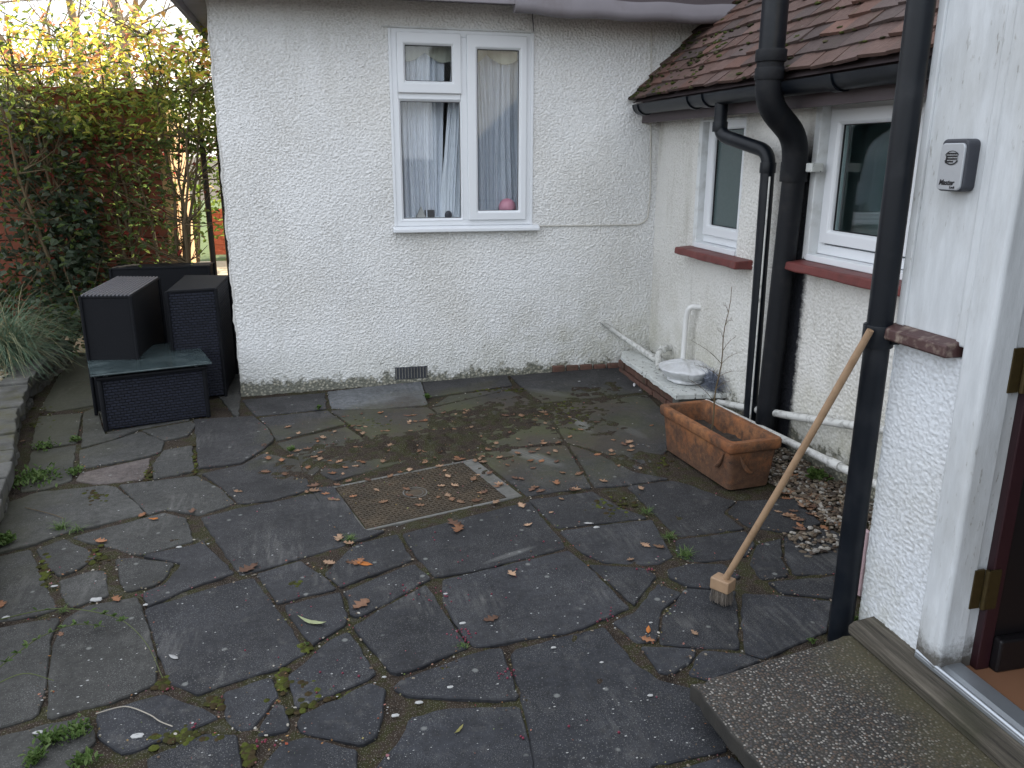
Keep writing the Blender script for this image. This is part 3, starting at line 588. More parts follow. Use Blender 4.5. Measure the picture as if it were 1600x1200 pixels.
# painted cable
pc = [ony(842, 353, YF - .01), ony(930, 352, YF - .008), ony(1000, 351, YF - .008), ony(1012, 342, YF - .008), ony(1016, 300, YF - .008), ony(1017, 180, YF - .008), ony(1018, 45, YF - .008)]
b = MB(); b.tube(bend(pc, .03, 4), .0045, 6); tag(b.build('wall_cable', CABLEM, None, True), 'thin painted cable running along the white wall from window sill to inner corner', 'cable')
pv = [ony(834, 50, YF - .01), ony(832, 25, YF - .01), ony(833, -2, YF - .01)]
b = MB(); b.tube(pv, .0028, 6); tag(b.build('hanging_wire', CHARC, None, True), 'thin dark wire dropping from the eaves to the window top corner', 'wire')
# ------------------------------------------------------------------ low side wing
WING = empty('house_wing', 'low white roughcast wing with mossy brown tiled roof and red brick sills', 'house')
Y2A, Y2B, Z2A, Z2B = 2.2, 3.425, .985, 1.70
Y1A, Y1B, Z1A, Z1B = 4.08, 4.60, .925, 1.66
core = MB(); D = .14
for (a, b_, c, d) in ((1.866, Y2A, -.12, 1.8), (Y2B, Y1A, -.12, 1.8), (Y1B, YF, -.12, 1.8), (Y2A, Y2B, -.12, Z2A - .02), (Y2A, Y2B, Z2B, 1.8), (Y1A, Y1B, -.12, Z1A - .02), (Y1A, Y1B, Z1B, 1.8)):
    core.box((a, -D, c), (b_, -.012, d), T=TW)
core.box((1.866, -3.0, -.12), (YF, -2.6, 1.8), T=TW); core.build('wall_core', SMOOTH, WING)
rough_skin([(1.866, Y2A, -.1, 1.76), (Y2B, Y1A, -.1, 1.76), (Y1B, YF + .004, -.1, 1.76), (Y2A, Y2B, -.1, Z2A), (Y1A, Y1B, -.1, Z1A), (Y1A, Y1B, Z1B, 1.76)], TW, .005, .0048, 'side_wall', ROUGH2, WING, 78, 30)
# smooth reveals
rv = MB()
for (a, b_, c, d) in ((Y1A, Y1B, Z1A, Z1B), (Y2A, Y2B, Z2A, Z2B)):
    rv.box((a - .002, -.13, c), (a + .012, .001, d), T=TW); rv.box((b_ - .014, -.13, c), (b_ + .03, .0035, d + .05), T=TW); rv.box((a, -.13, d - .012), (b_, .001, d), T=TW)
rv.build('window_reveal', SMOOTH, WING, bevel=.004)
def rwin(y0, y1, z0, z1, panes, gm, name):
    b = MB(); b.ring(y0 + .013, y1 - .015, z0 + .03, z1 - .013, .045, -.11, -.045, TW); W_ = b.build('window', UPVC, WING, bevel=.004)
    for (a, b_, c, d) in panes:
        sash(W_, TW, a - .065, b_ + .065, c - .06, d + .065, a, b_, c, d, -.03); pane(W_, TW, a, b_, c, d, -.05, gm)
    s = MB(); s.box((y0 + .012, -.1, z0 - .002), (y1 - .014, .012, z0 + .028), T=TW); s.build('window_sill', UPVC, W_, bevel=.004)
    return W_
rwin(Y1A, Y1B, Z1A, Z1B, [(Y1A + .09, 4.505, 1.06, 1.60)], FROST, 'w1')
rwin(Y2A, Y2B, Z2A, Z2B, [(2.86, 3.318, 1.128, 1.59), (2.31, 2.72, 1.128, 1.59)], GLASS2, 'w2')
def red_sill(y0, y1, z, d):
    n = 9; s = MB(); 
    for k in range(1):
        V = []; m = 14
        for i in range(m + 1):
            y = y0 + (y1 - y0) * i / m; w1, w2, w3 = (rnd.uniform(-.003, .003) for _ in range(3))
            V += [TW(Vector((y, -.04, z + .0))), TW(Vector((y, d + w1, z - .008 + w2))), TW(Vector((y, d + .004 + w1, z - .048 + w3))), TW(Vector((y, 0, z - .052 + w3))), TW(Vector((y, -.04, z - .05)))]
        s.add(V, [(i * 5 + k, i * 5 + (k + 1) % 5, i * 5 + 5 + (k + 1) % 5, i * 5 + 5 + k) for i in range(m) for k in range(5)] + [tuple(reversed(range(5))), tuple(m * 5 + k for k in range(5))])
    return s.build('brick_sill', REDP, WING, bevel=.007)
red_sill(3.905, 4.67, Z1A - .0, .10); red_sill(2.15, 3.455, Z2A - .0, .095)
# interior of the room behind window 2 (inside faces), with an added white frame and pane standing in for a reflection
b = MB(); x0, x1, y0, y1, z0, z1 = XW + .14, XW + 1.5, 1.9, 4.0, .3, 1.95
b.add([(x0, y0, z0), (x1, y0, z0), (x1, y1, z0), (x0, y1, z0), (x0, y0, z1), (x1, y0, z1), (x1, y1, z1), (x0, y1, z1)], [(0, 1, 2, 3), (4, 7, 6, 5), (3, 2, 6, 7), (1, 5, 6, 2), (0, 4, 5, 1)]); b.build('room_lining', simple('teal_room_wall', (.34, .42, .41), .9, .1, 3, 0), WING)
TI = lambda v: Vector((XW + .30 - v.y, v.x, v.z))
b = MB(); b.ring(3.05, 4.15, .82, 1.85, .06, -.03, .0, TI); b.box((3.66, -.03, .88), (3.74, .004, 1.79), T=TI); b.box((3.05, -.04, .78), (4.15, .05, .815), T=TI); IW = b.build('reflection_frame', UPVC, WING, bevel=.004); b = MB(); b.box((3.1, -.05, .87), (4.1, -.035, 1.8), T=TI); b.box((2.2, -.05, .3), (3.05, -.035, 1.8), T=TI); b.build('inner_pane', simple('grey_teal_pane', (.20, .27, .27), .4, .15, 3, 0), IW)
# roof of plain clay tiles, 45 degree pitch
tl = MB(); gauge = .098; tw = .158; PIT = R(44); ca, sa = math.cos(PIT), math.sin(PIT); EX, EZ = 2.045, 1.795
ridx = int(2.9 / gauge)
for r in range(ridx):
    off = (r % 2) * tw / 2
    for k in range(int((YF - .9) / tw) + 2):
        yc = .9 + k * tw + off + rnd.uniform(-.003, .003)
        if yc - tw / 2 > YF - .01: continue
        y0 = yc - tw / 2 + .0015; y1 = min(yc + tw / 2 - .0015, YF - .004)
        s0 = r * gauge + rnd.uniform(-.004, .004); L = .175; lift = .010 + rnd.uniform(-.001, .008); lr = rnd.uniform(-.006, .006)
        col = rnd.choice([(.095, .056, .046), (.09, .055, .046), (.08, .052, .046), (.115, .062, .048), (.072, .052, .048), (.10, .062, .052)])
        f_ = rnd.uniform(.75, 1.25); col = tuple(x * f_ for x in col)
        def pt(s, y, h): return (EX + s * ca - h * sa, y, EZ + s * sa + h * ca)
        V = [pt(s0, y0, lift + lr), pt(s0, y1, lift - lr), pt(s0 + L, y1, .001 - .006), pt(s0 + L, y0, .001 - .006), pt(s0 + .001, y0, lift + lr + .014), pt(s0 + .001, y1, lift - lr + .014), pt(s0 + L, y1, .008), pt(s0 + L, y0, .008)]
        tl.add(V, [(0, 3, 2, 1), (4, 5, 6, 7), (0, 1, 5, 4), (1, 2, 6, 5), (2, 3, 7, 6), (3, 0, 4, 7)], col)
tl.build('roof', TILE, WING, bevel=0)
MOSSM = m_attr('roof_moss', .95, .1, .6, 80, .6)
ms = MB()
for _ in range(420):
    y = rnd.uniform(1.9, 5.15); s = rnd.choice([rnd.randint(0, 14) * gauge, rnd.uniform(0, 1.4)]); 
    if rnd.random() < .35: y = 5.17 - rnd.uniform(0, .1); s = rnd.uniform(0, 1.2)
    if rnd.random() < .25: y = rnd.uniform(4.3, 5.2); s = rnd.uniform(0, .5)
    rr = rnd.uniform(.006, .016); sphere(ms, (EX + s * ca - .022 * sa, y, EZ + s * sa + .022 * ca), rr, 7, 5, (.8, rnd.uniform(1, 2.4), .55), .3, rnd.choice([(.035, .04, .012), (.05, .06, .015), (.06, .055, .03), (.025, .025, .012)]))
ms.build('moss_clump', MOSSM, WING, True)['kind'] = 'stuff'
b = MB(); b.add([(EX + .02, .9, EZ - .012), (EX + .02, YF, EZ - .012), (EX + 2.9 * ca, YF, EZ - .012 + 2.9 * sa), (EX + 2.9 * ca, .9, EZ - .012 + 2.9 * sa)], [(0, 1, 2, 3)]); b.build('roof_deck', FASCIA, WING)
b = MB(); b.box((2.13, 1.0, 1.66), (2.155, YF - .01, 1.80)); b.box((2.155, 1.0, 1.70), (2.27, YF, 1.715)); b.build('fascia', FASCIA, WING)
# gutter
GUT = empty('rain_gutter', 'black half-round plastic gutter along the tiled roof edge', 'gutter')
gb = MB(); n = 10; prof = [(.058 * math.cos(math.pi + math.pi * k / n), .058 * math.sin(math.pi + math.pi * k / n)) for k in range(n + 1)] + [(.053 * math.cos(2 * math.pi - math.pi * k / n), .053 * math.sin(2 * math.pi - math.pi * k / n)) for k in range(n + 1)]
def half(mb, y0, y1, k=1.0, zo=0, cx=2.07, cz=1.765):
    m = len(prof); V = [(cx + a * k, y, cz + b_ * k + zo) for y in (y0, y1) for a, b_ in prof]; mb.add(V, [(i, (i + 1) % m, m + (i + 1) % m, m + i) for i in range(m)] + [tuple(range(m)), tuple(reversed(range(m, 2 * m)))])
half(gb, 1.2, 5.08); gb.build('gutter_channel', PVC, GUT, True)
for y0, y1 in ((5.0, 5.06), (4.30, 4.34), (4.12, 4.18), (3.0, 3.05)):
    b = MB(); half(b, y0, y1, 1.13); b.build('gutter_joint', PVC, GUT, True)
b = MB(); b.prism([(2.07 + .062 * math.cos(math.pi + math.pi * k / 10), 1.765 + .062 * math.sin(math.pi + math.pi * k / 10)) for k in range(11)], 5.08, 5.087, T=lambda v: Vector((v.x, v.z, v.y))); b.build('stop_end', PVC, GUT)
# small offset downpipe
def collar(parent, p, r, h=.05, mat=PVC, name='pipe_collar'):
    b = MB(); b.tube([(p[0], p[1], p[2] - h / 2), (p[0], p[1], p[2] - h / 2 + .004), (p[0], p[1], p[2] + h / 2 - .004), (p[0], p[1], p[2] + h / 2)], [r * .98, r, r, r * .98], 20); return b.build(name, mat, parent, True)
DP = empty('offset_downpipe', 'slim black downpipe swan-necking from the gutter beside the soil pipe', 'drainpipe')
A = Vector((2.075, 4.02, 1.74)); B_ = Vector((2.075, 4.02, 1.56)); Cc = Vector((2.18, 3.70, 1.475)); Dd = Vector((2.18, 3.66, .0))
b = MB(); b.tube(bend([A, B_, Cc, Dd], .06, 6), .034, 20); b.build('pipe', PVC, DP, True)
for p in ((A.x, A.y, 1.60), (2.18, 3.698, 1.40)): collar(DP, p, .039)
# soil stack: wide plastic upper length, cast iron below
SP = empty('soil_stack', 'thick black soil pipe rising past the gutter with a swan neck bend', 'drainpipe')
a0 = onx(1209, -60, 2.0); T0 = Vector((1.985, 3.42, 2.5)); T1 = Vector((1.985, 3.42, 1.70)); T2 = Vector((2.16, 3.46, 1.52)); T3 = Vector((2.185, 3.47, 1.42)); T4 = Vector((2.185, 3.52, -.02))
b = MB(); b.tube([T0, Vector((1.985, 3.42, 1.86))], .056, 24); b.build('upper_pipe', PVC, SP, True)
b = MB(); b.tube(bend([Vector((1.985, 3.42, 1.87)), Vector((1.985, 3.42, 1.68)), Vector((2.165, 3.46, 1.54)), Vector((2.185, 3.468, 1.38))], .09, 8), .058, 24); b.build('swan_neck', CAST, SP, True)
b = MB(); b.tube([Vector((2.185, 3.47, 1.42)), T4], .052, 24); b.build('lower_pipe', CAST, SP, True)
collar(SP, (1.985, 3.42, 1.875), .067, .05, CAST); collar(SP, (1.985, 3.42, 1.80), .064, .05, CAST); collar(SP, (2.185, 3.475, 1.385), .062, .09, CAST)
b = MB(); b.box((2.20, 3.36, 1.385), (2.262, 3.41, 1.425)); b.build('pipe_lug', CHIP, SP, bevel=.006)
b = MB(); b.tube([(2.14, 3.605, 1.36), (2.145, 3.60, .02)], .0045, 6); tag(b.build('thin_pipe', WPIPE, None, True), 'thin off-white pipe showing between the two black drainpipes', 'pipe')
b = MB(); b.tube([(2.13, 3.60, 1.655), (2.18, 3.56, 1.70)], [.010, .016], 8); tag(b.build('overflow_pipe', WPIPE, None, True), 'short white overflow pipe stub under the gutter by the soil pipe', 'pipe')
# ------------------------------------------------------------------ porch and door
PORCH = empty('door_porch', 'white painted porch pillar and door frame at the right edge of the patio', 'porch')
ZS = .10      # top of the step
PY0, PY1 = 1.612, 1.868
b = MB(); b.box((PY0, -1.3, -.12), (PY1, -.010, .972), T=TP); b.box((PY1 - .1, -1.3, -.1), (PY1 + .0, -.7, 2.6), T=TP); b.build('pillar_core', SMOOTH, PORCH)
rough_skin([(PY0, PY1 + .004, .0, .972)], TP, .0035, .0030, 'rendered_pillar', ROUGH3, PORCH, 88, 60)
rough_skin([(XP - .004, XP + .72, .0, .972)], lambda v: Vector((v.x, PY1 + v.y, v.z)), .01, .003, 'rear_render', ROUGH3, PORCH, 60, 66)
b = MB(); b.box((PY0 + .045, -.10, 1.012), (PY1, .0, 2.6), T=TP); b.box((PY1 - .03, -.6, 1.012), (PY1 + .004, -.005, 2.6), T=TP); b.box((PY1 - .022, -.02, 1.012), (PY1 + .006, .007, 2.6), T=TP); b.build('upper_boarding', PAINTW, PORCH, bevel=.004)
b = MB(); b.box((PY0 + .012, -.12, 1.0), (PY0 + .045, .006, 2.6), T=TP); b.build('corner_post', PAINTW, PORCH, bevel=.006)
b = MB(); b.prism([(-.05, .972), (.042, .972), (.045, .978), (.043, 1.004), (.0, 1.014), (-.05, 1.014)], PY0 + .03, PY1 + .02, T=lambda v: TP(Vector((v.z, v.x, v.y)))); b.build('brown_ledge', BROWNP, PORCH, bevel=.004)
# door frame: front moulding, arris, reveal facing the camera
DF = MB(); DF.prism([(PY0 + .014, .004), (PY0 + .004, .016), (PY0 - .03, .02), (PY0 - .074, .022), (PY0 - .082, .014), (PY0 - .082, -.055), (PY0 + .014, -.055)], ZS + .01, 2.6, T=lambda v: TP(v)); FRAME = DF.build('door_frame', PAINTW, PORCH, bevel=.004)
b = MB(); b.box((PY0 - .068, -.10, ZS + .01), (PY0 - .0, -.055, 2.6), T=TP); b.build('frame_rebate', PAINTW, FRAME, bevel=.003)
YD = PY0 - .085
for zc in (.965, .385):
    b = MB(); b.box((XP + .045, YD - .0005, zc - .055), (XP + .075, YD + .006, zc + .055)); h = b.build('hinge', BRASS, FRAME, bevel=.001)
    b = MB(); b.tube([(XP + .079, YD - .006, zc - .055), (XP + .079, YD - .006, zc + .055)], .007, 12); b.box((XP + .079, YD - .012, zc - .055), (XP + .115, YD - .004, zc + .055)); b.build('hinge_leaf', BRASS, FRAME, bevel=.001)
# open door leaf, swung inwards
DOOR = MB(); DOOR.box((XP + .095, YD - .006, ZS + .045), (XP + .135, YD + .038, 2.2)); DL = DOOR.build('door', MAROON, PORCH, bevel=.003)
b = MB(); b.box((XP + .1351, YD - .0, ZS + .045), (XP + .9, YD + .035, 2.2)); b.build('door_panel', DARKDOOR, DL)
b = MB(); b.box((XP + .136, YD - .03, ZS + .045), (XP + .9, YD - .0005, ZS + .14)); b.build('weather_board', DARKDOOR, DL, bevel=.006)
# threshold
TS = MB(); TS.prism([(.0, -.0), (.115, -.0), (.118, .028), (.10, .040), (.0, .052)], .2, PY0 + .20, T=lambda v: TP(Vector((v.z, v.x - .035, v.y + ZS + .0005)))); TS.build('timber_threshold', TIMBER, PORCH, bevel=.006)
b = MB(); b.prism([(.0, .0), (.0, .012), (-.028, .022), (-.075, .024), (-.075, .0)], .2, PY0 - .0, T=lambda v: TP(Vector((v.z, v.x + .022, v.y + ZS + .046)))); b.tube([(XP - .016, .2, ZS + .062), (XP - .016, PY0, ZS + .062)], .007, 8); b.build('aluminium_sill', ALU, PORCH, bevel=.002)
b = MB(); b.box((XP + .06, .2, ZS - .0), (XP + 1.2, YD + .05, ZS + .045)); b.build('hall_floor', FLOORI, PORCH)
b = MB(); b.box((XP + 1.2, -.2, -.1), (XP + 1.25, PY1, 2.6)); b.box((XP - .0, -.2, -.1), (XP + 1.2, .2, 2.6)); b.box((XP - .02, -.2, 2.25), (XP + 1.2, PY1, 2.7)); b.build('hall_wall', ROOMW, PORCH)
# concrete step
SLp = [(.905, 1.695), (1.10, 1.735), (1.44, 1.80), (XP + .03, 1.81), (XP + .03, .1), (.99, .1), (.945, 1.0), (.93, 1.375)]
def ragged(P, st=.03, a=.003):
    out = []
    for i in range(len(P)):
        p, q = Vector(P[i]), Vector(P[(i + 1) % len(P)]); L = (q - p).length; k = max(1, int(L / st)); t = (q - p) / L; nn = Vector((-t.y, t.x))
        for j in range(k): out.append(p + t * L * j / k + nn * rnd.gauss(0, a))
    return out
STEP = MB(); STEP.prism(ragged(SLp), ZS - .052, ZS); SO = STEP.build('concrete_step', STEPM, None, bevel=.006); tag(SO, 'pebbly exposed-aggregate concrete step below the door threshold', 'step')
b = MB(); b.prism(ragged([(.955, 1.66), (1.5, 1.75), (1.5, .1), (1.12, .1), (1.12, 1.36), (.975, 1.37)], .03, .005), -.08, ZS - .054); b.build('step_base', CONC, SO)
# big rain downpipe by the pillar
BP = empty('tall_downpipe', 'tall black downpipe clipped to the white porch pillar, broom leaning on it', 'drainpipe')
PX_, PY_ = 1.508, 1.905
b = MB(); b.tube([(PX_, PY_, -.01), (PX_, PY_, 2.7)], .0345, 32); b.build('pipe', PVC, BP, True)
collar(BP, (PX_, PY_, .975), .042, .062, PVC, 'pipe_clip')
b = MB(); b.box((PX_ + .01, PY_ - .050, .957), (PX_ + .075, PY_ - .018, .993)); b.tube([(PX_ + .055, PY_ - .05, .975), (PX_ + .055, PY_ - .058, .975)], .012, 10); b.build('clip_lug', PVC, BP, bevel=.006)
# pink plastic strip behind it
b = MB(); pa = onz(1372, 905, .03); b.box((1.72, 2.10, .02), (1.735, 2.16, .26)); tag(b.build('plastic_strip', PINKP, None, bevel=.004), 'pale pink plastic strip standing between downpipe and pillar', 'strip')
# key safe
KS = empty('key_safe', 'small grey and charcoal push-button key safe on the white pillar', 'key box')
ka, kb = onx(1483, 293, XP), onx(1541, 217, XP); ky0, ky1 = 1.678, 1.772; kz0, kz1 = 1.372, 1.494
def rr(u0, u1, z0, z1, r, n=5):
    out = []
    for cx, cz, a in ((u1 - r, z0 + r, -90), (u1 - r, z1 - r, 0), (u0 + r, z1 - r, 90), (u0 + r, z0 + r, 180)):
        for k in range(n + 1): t = R(a + 90 * k / n); out.append((cx + r * math.cos(t), cz + r * math.sin(t)))
    return out
TK = lambda v: TP(Vector((v.x, v.z, v.y)))
ky0, ky1 = 1.676, 1.762
b = MB(); b.prism(rr(ky0, ky1, kz0, kz1, .014), -.001, .034, T=TK); b.build('body', CHARC, KS, bevel=.004)
P = rr(ky0 + .004, ky1 - .006, kz0 + .003, kz1 - .010, .011); b = MB(); b.prism(P, .0335, .040, T=TK); FP = b.build('face_plate', GREYM, KS, bevel=.002)
b = MB()
for r_ in range(4):
    for c_ in range(6 - (r_ == 3) * 2):
        u = ky0 + .060 - c_ * .0062 - .004; z = kz1 - .034 - r_ * .0062; b.box((u - .0021, .0405, z - .0018), (u + .0021, .0425, z + .0018), T=TP)
for k in range(12):
    t0 = math.pi * (.12 + .76 * k / 12); t1 = math.pi * (.12 + .76 * (k + 1) / 12); c0 = (ky0 + ky1) / 2 - .002; z0_ = kz1 - .044
    b.add([TP(Vector((c0 + rr_ * math.cos(t), .0412, z0_ + rr_ * .72 * math.sin(t)))) for t in (t0, t1) for rr_ in (.021, .0235)], [(0, 1, 3, 2)])
    t0 += math.pi; t1 += math.pi
    b.add([TP(Vector((c0 + rr_ * math.cos(t), .0412, z0_ + rr_ * .72 * math.sin(t)))) for t in (t0, t1) for rr_ in (.019, .0235)], [(0, 1, 3, 2)])
b.build('button_cluster', BLACKINK, FP)
def text(s, size, loc, parent, mat, shear=0):
    cu = bpy.data.curves.new('t', 'FONT'); cu.body = s; cu.size = size; cu.extrude = .0004; cu.shear = shear; cu.offset = size * .03
    o = bpy.data.objects.new('t', cu); C.objects.link(o); dg = bpy.context.evaluated_depsgraph_get(); me = bpy.data.meshes.new_from_object(o.evaluated_get(dg))
    bpy.data.objects.remove(o); me.materials.clear(); me.materials.append(mat)
    # text x -> -Y, y -> Z, normal -> -X
    for v in me.vertices: x, y, z = v.co; v.co = Vector((loc[0] - z, loc[1] - x, loc[2] + y))
    me.flip_normals() if hasattr(me, 'flip_normals') else None
    q = bpy.data.objects.new('lettering', me); C.objects.link(q); q.parent = parent; return q
text('Master', .0175, (XP - .0405, ky1 - .014, kz0 + .015), FP, BLACKINK, .25); text('Lock', .0085, (XP - .0405, ky1 - .050, kz0 + .007), FP, BLACKINK, .25); text('1', .022, (XP - .0408, ky1 - .022, kz1 - .056), FP, BLACKINK, .1)
# ------------------------------------------------------------------ corner plinth, basin in plastic, waste pipes
PL = empty('corner_plinth', 'low brick plinth with chipped white painted slab top in the inner corner', 'plinth')
tp = [(1.985, 5.03), (1.955, 4.10), (2.245, 4.06), (2.245, 5.19), (2.05, 5.19)]
b = MB(); b.prism(ragged(tp, .025, .004), .112, .142); b.build('slab_top', CHIP, PL, bevel=.004)
b = MB()
def bricks(mb, p, q, rows, h=.05, dp=.1, inward=Vector((1, 0, 0))):
    p, q = Vector(p), Vector(q); L = (q - p).length; t = (q - p) / L
    for r_ in range(rows):
        x = -.1 * (r_ % 2)
        while x < L:
            a = max(0, x); e_ = min(L, x + .19)
            if e_ - a > .02:
                A_ = p + t * a; B2 = p + t * e_; j = rnd.uniform(-.008, .008)
                mb.add([A_ + inward * j + Vector((0, 0, r_ * h)), B2 + inward * j + Vector((0, 0, r_ * h)), B2 + inward * dp + Vector((0, 0, r_ * h)), A_ + inward * dp + Vector((0, 0, r_ * h))] + [A_ + inward * j + Vector((0, 0, r_ * h + h * .88)), B2 + inward * j + Vector((0, 0, r_ * h + h * .88)), B2 + inward * dp + Vector((0, 0, r_ * h + h * .88)), A_ + inward * dp + Vector((0, 0, r_ * h + h * .88))],
                       [(0, 3, 2, 1), (4, 5, 6, 7), (0, 1, 5, 4), (1, 2, 6, 5), (2, 3, 7, 6), (3, 0, 4, 7)])
            x += .2
bricks(b, (1.99, 5.1, 0), (1.99, 4.14, 0), 2, .056); b.build('brickwork', BRICK, PL, bevel=.006)
b = MB(); b.box((1.985, 4.12, -.02), (2.25, 4.2, .111)); b.box((2.08, 4.2, -.02), (2.25, 5.2, .111)); b.build('rendered_base', CONC, PL, bevel=.006)
b = MB()
for k in range(5): x = 1.55 + k * .1; b.box((x, YF - .025 - rnd.uniform(0, .02), -.0), (x + .085, YF, .045 + rnd.uniform(0, .02)))
b.build('loose_brick_course', BRICK, PL, bevel=.006)
# basin wrapped in plastic
bag = MB(); n, prof_ = 64, [(0.02, .0), (.10, .0), (.118, .006), (.12, .016), (.112, .026), (.13, .034), (.16, .056), (.172, .075), (.178, .082), (.176, .09), (.165, .095), (.13, .104), (.08, .111), (.03, .114), (.005, .114)]
V = [(0, 0, 0)]
for j, (r_, z_) in enumerate(prof_):
    for k in range(n):
        a = 2 * math.pi * k / n; wr = 1 + .022 * math.sin(a * 9 + j * .8) * min(1, r_ * 8) * .6 + .03 * math.sin(a * 17 + j * 2.1) * .6; z2 = z_ + (.003 * math.sin(a * 5 + 1) + .0018 * math.sin(a * 23 + j * .3)) * (1 if 3 < j < 13 else 0) + (.004 * math.sin(V[0][0] * 0 + math.cos(a - .6) * r_ * 160) if 9 < j < 14 else 0)
        V.append((2.14 + math.cos(a) * r_ * wr * .92, 4.36 + math.sin(a) * r_ * wr * 1.02, .143 + max(0, z2)))
V = V[1:]; m = len(prof_); bag.add(V, [(j * n + k, j * n + (k + 1) % n, (j + 1) * n + (k + 1) % n, (j + 1) * n + k) for j in range(m - 1) for k in range(n)] + [tuple((m - 1) * n + k for k in range(n))])
o = bag.build('wrapped_basin', PLAST, None, True); tag(o, 'round basin wrapped in crumpled white plastic sitting on the corner plinth', 'basin')
tex = bpy.data.textures.new('wrinkle', 'CLOUDS'); tex.noise_scale = .035; sb = o.modifiers.new('s', 'SUBSURF'); sb.levels = sb.render_levels = 2; o.modifiers.move(1, 0); dm = o.modifiers.new('d', 'DISPLACE'); dm.texture = tex; dm.strength = .007; dm.mid_level = .5; dm.texture_coords = 'LOCAL'
b = MB(); e0, e1 = Vector((2.262, 4.52, .565)), Vector((2.205, 4.55, .57)); b.tube(bend([(2.27, 4.47, .57), (2.20, 4.50, .572), (2.195, 4.52, .50), (2.19, 4.52, .16)], .045, 8), .0165, 14); b2 = b.build('waste_pipe', CLEANPIPE, None, True); tag(b2, 'clean white waste pipe bending out of the stained wall and down', 'pipe')
b = MB(); pts = [onx(1092, 481, 2.25)]; q0 = ony(940, 503, YF - .02); q1 = ony(972, 526, YF - .025); q2 = Vector((2.02, 5.13, .2)); q3 = Vector((2.06, 4.98, .155)); b.tube([q0, q1, onz(1006, 549, .175), onz(1026, 563, .16)], [.012, .017, .019, .019], 12)
tag(b.build('waste_pipe', WPIPE, None, True), 'dirty white waste pipe slanting down the front wall into the corner', 'pipe')
b = MB(); b.tube(bend([(2.25, 4.84, .235), (2.16, 4.80, .235), (2.12, 4.74, .20), (2.08, 4.62, .165)], .04, 6), .021, 12); b.tube([(2.18, 4.80, .215), (2.18, 4.80, .255)], .024, 12); tag(b.build('waste_pipe', WPIPE, None, True), 'short curved white waste pipe elbow behind the wrapped basin', 'pipe')
b = MB(); pA = onx(1122, 629, 2.2); pB = onx(1392, 674, 2.2); b.tube([pA, pA.lerp(pB, .5) + Vector((0, 0, -.006)), pB, pB + (pB - pA) * .4], .019, 14); tag(b.build('waste_pipe', WPIPE, None, True), 'upper mottled off-white waste pipe along the side wall behind the planter', 'pipe')
b = MB(); pA = Vector((2.12, 4.04, .105)); pB = onx(1325, 735, 2.17); b.tube([pA, pB, pB + (pB - pA) * .3], .0185, 14); b.tube([pA.lerp(pB, .9), pA.lerp(pB, .9)+(pB-pA)*.06], .023, 14); tag(b.build('waste_pipe', WPIPE, None, True), 'lower black-spotted white waste pipe running just above the gravel', 'pipe')
b = MB()
for k in range(160):
    a = rnd.uniform(0, 6.28); c_ = Vector((2.2, 4.14, .20)); p = [c_ + Vector((rnd.gauss(0, .02), rnd.gauss(0, .05), rnd.gauss(0, .03))) for _ in range(4)]; b.tube(p, .0012, 3, False)
tag(b.build('wire_ball', simple('steel_wire', (.2, .22, .27), .4, .1, 20, 0, .001, .5), None), 'tangled ball of grey wire mesh beside the wrapped basin', 'wire ball')
# ------------------------------------------------------------------ terracotta trough with twig
POT = empty('terracotta_trough', 'weathered rectangular terracotta trough planter with one bare twig', 'planter')
c0 = Vector((1.712, 3.005)); ex = Vector((.232, .022)); ey = Vector((-.055, .585)); zb = gz(1.8, 3.2)
def pq(u, v): p = c0 + ex * u + ey * v; return p
def loopq(i, z, ip=None):
    return [Vector((*pq(u, v), z)) for u, v in ((-i, -i * .42), (1 + i, -i * .42), (1 + i, 1 + i * .42), (-i, 1 + i * .42))]
def rloop(i, z, k=5, r=.16):
    out = []; cs = [((-i), (-i * .42), 180), ((1 + i), (-i * .42), 270), ((1 + i), (1 + i * .42), 0), ((-i), (1 + i * .42), 90)]
    for u, v, a in cs:
        ru, rv_ = r * .55, r * .22; cu = u + (ru if u < .5 else -ru); cv = v + (rv_ if v < .5 else -rv_)
        for j in range(k): t = R(a + 90 * j / (k - 1)); out.append(Vector((*pq(cu + ru * math.cos(t), cv + rv_ * math.sin(t)), z)))
    return out
loops = [rloop(-.08, zb), rloop(-.05, zb + .004), rloop(.02, zb + .178), rloop(.065, zb + .185), rloop(.085, zb + .192), rloop(.09, zb + .225), rloop(.075, zb + .233), rloop(-.04, zb + .233), rloop(-.06, zb + .225), rloop(-.09, zb + .05)]
V = [p for L in loops for p in L]; m = len(loops[0]); b = MB(); b.add(V, [(r_ * m + i, r_ * m + (i + 1) % m, (r_ + 1) * m + (i + 1) % m, (r_ + 1) * m + i) for r_ in range(len(loops) - 1) for i in range(m)] + [tuple(reversed(range(m))), tuple((len(loops) - 1) * m + i for i in range(m))]); b.build('trough', TERRA, POT, True)
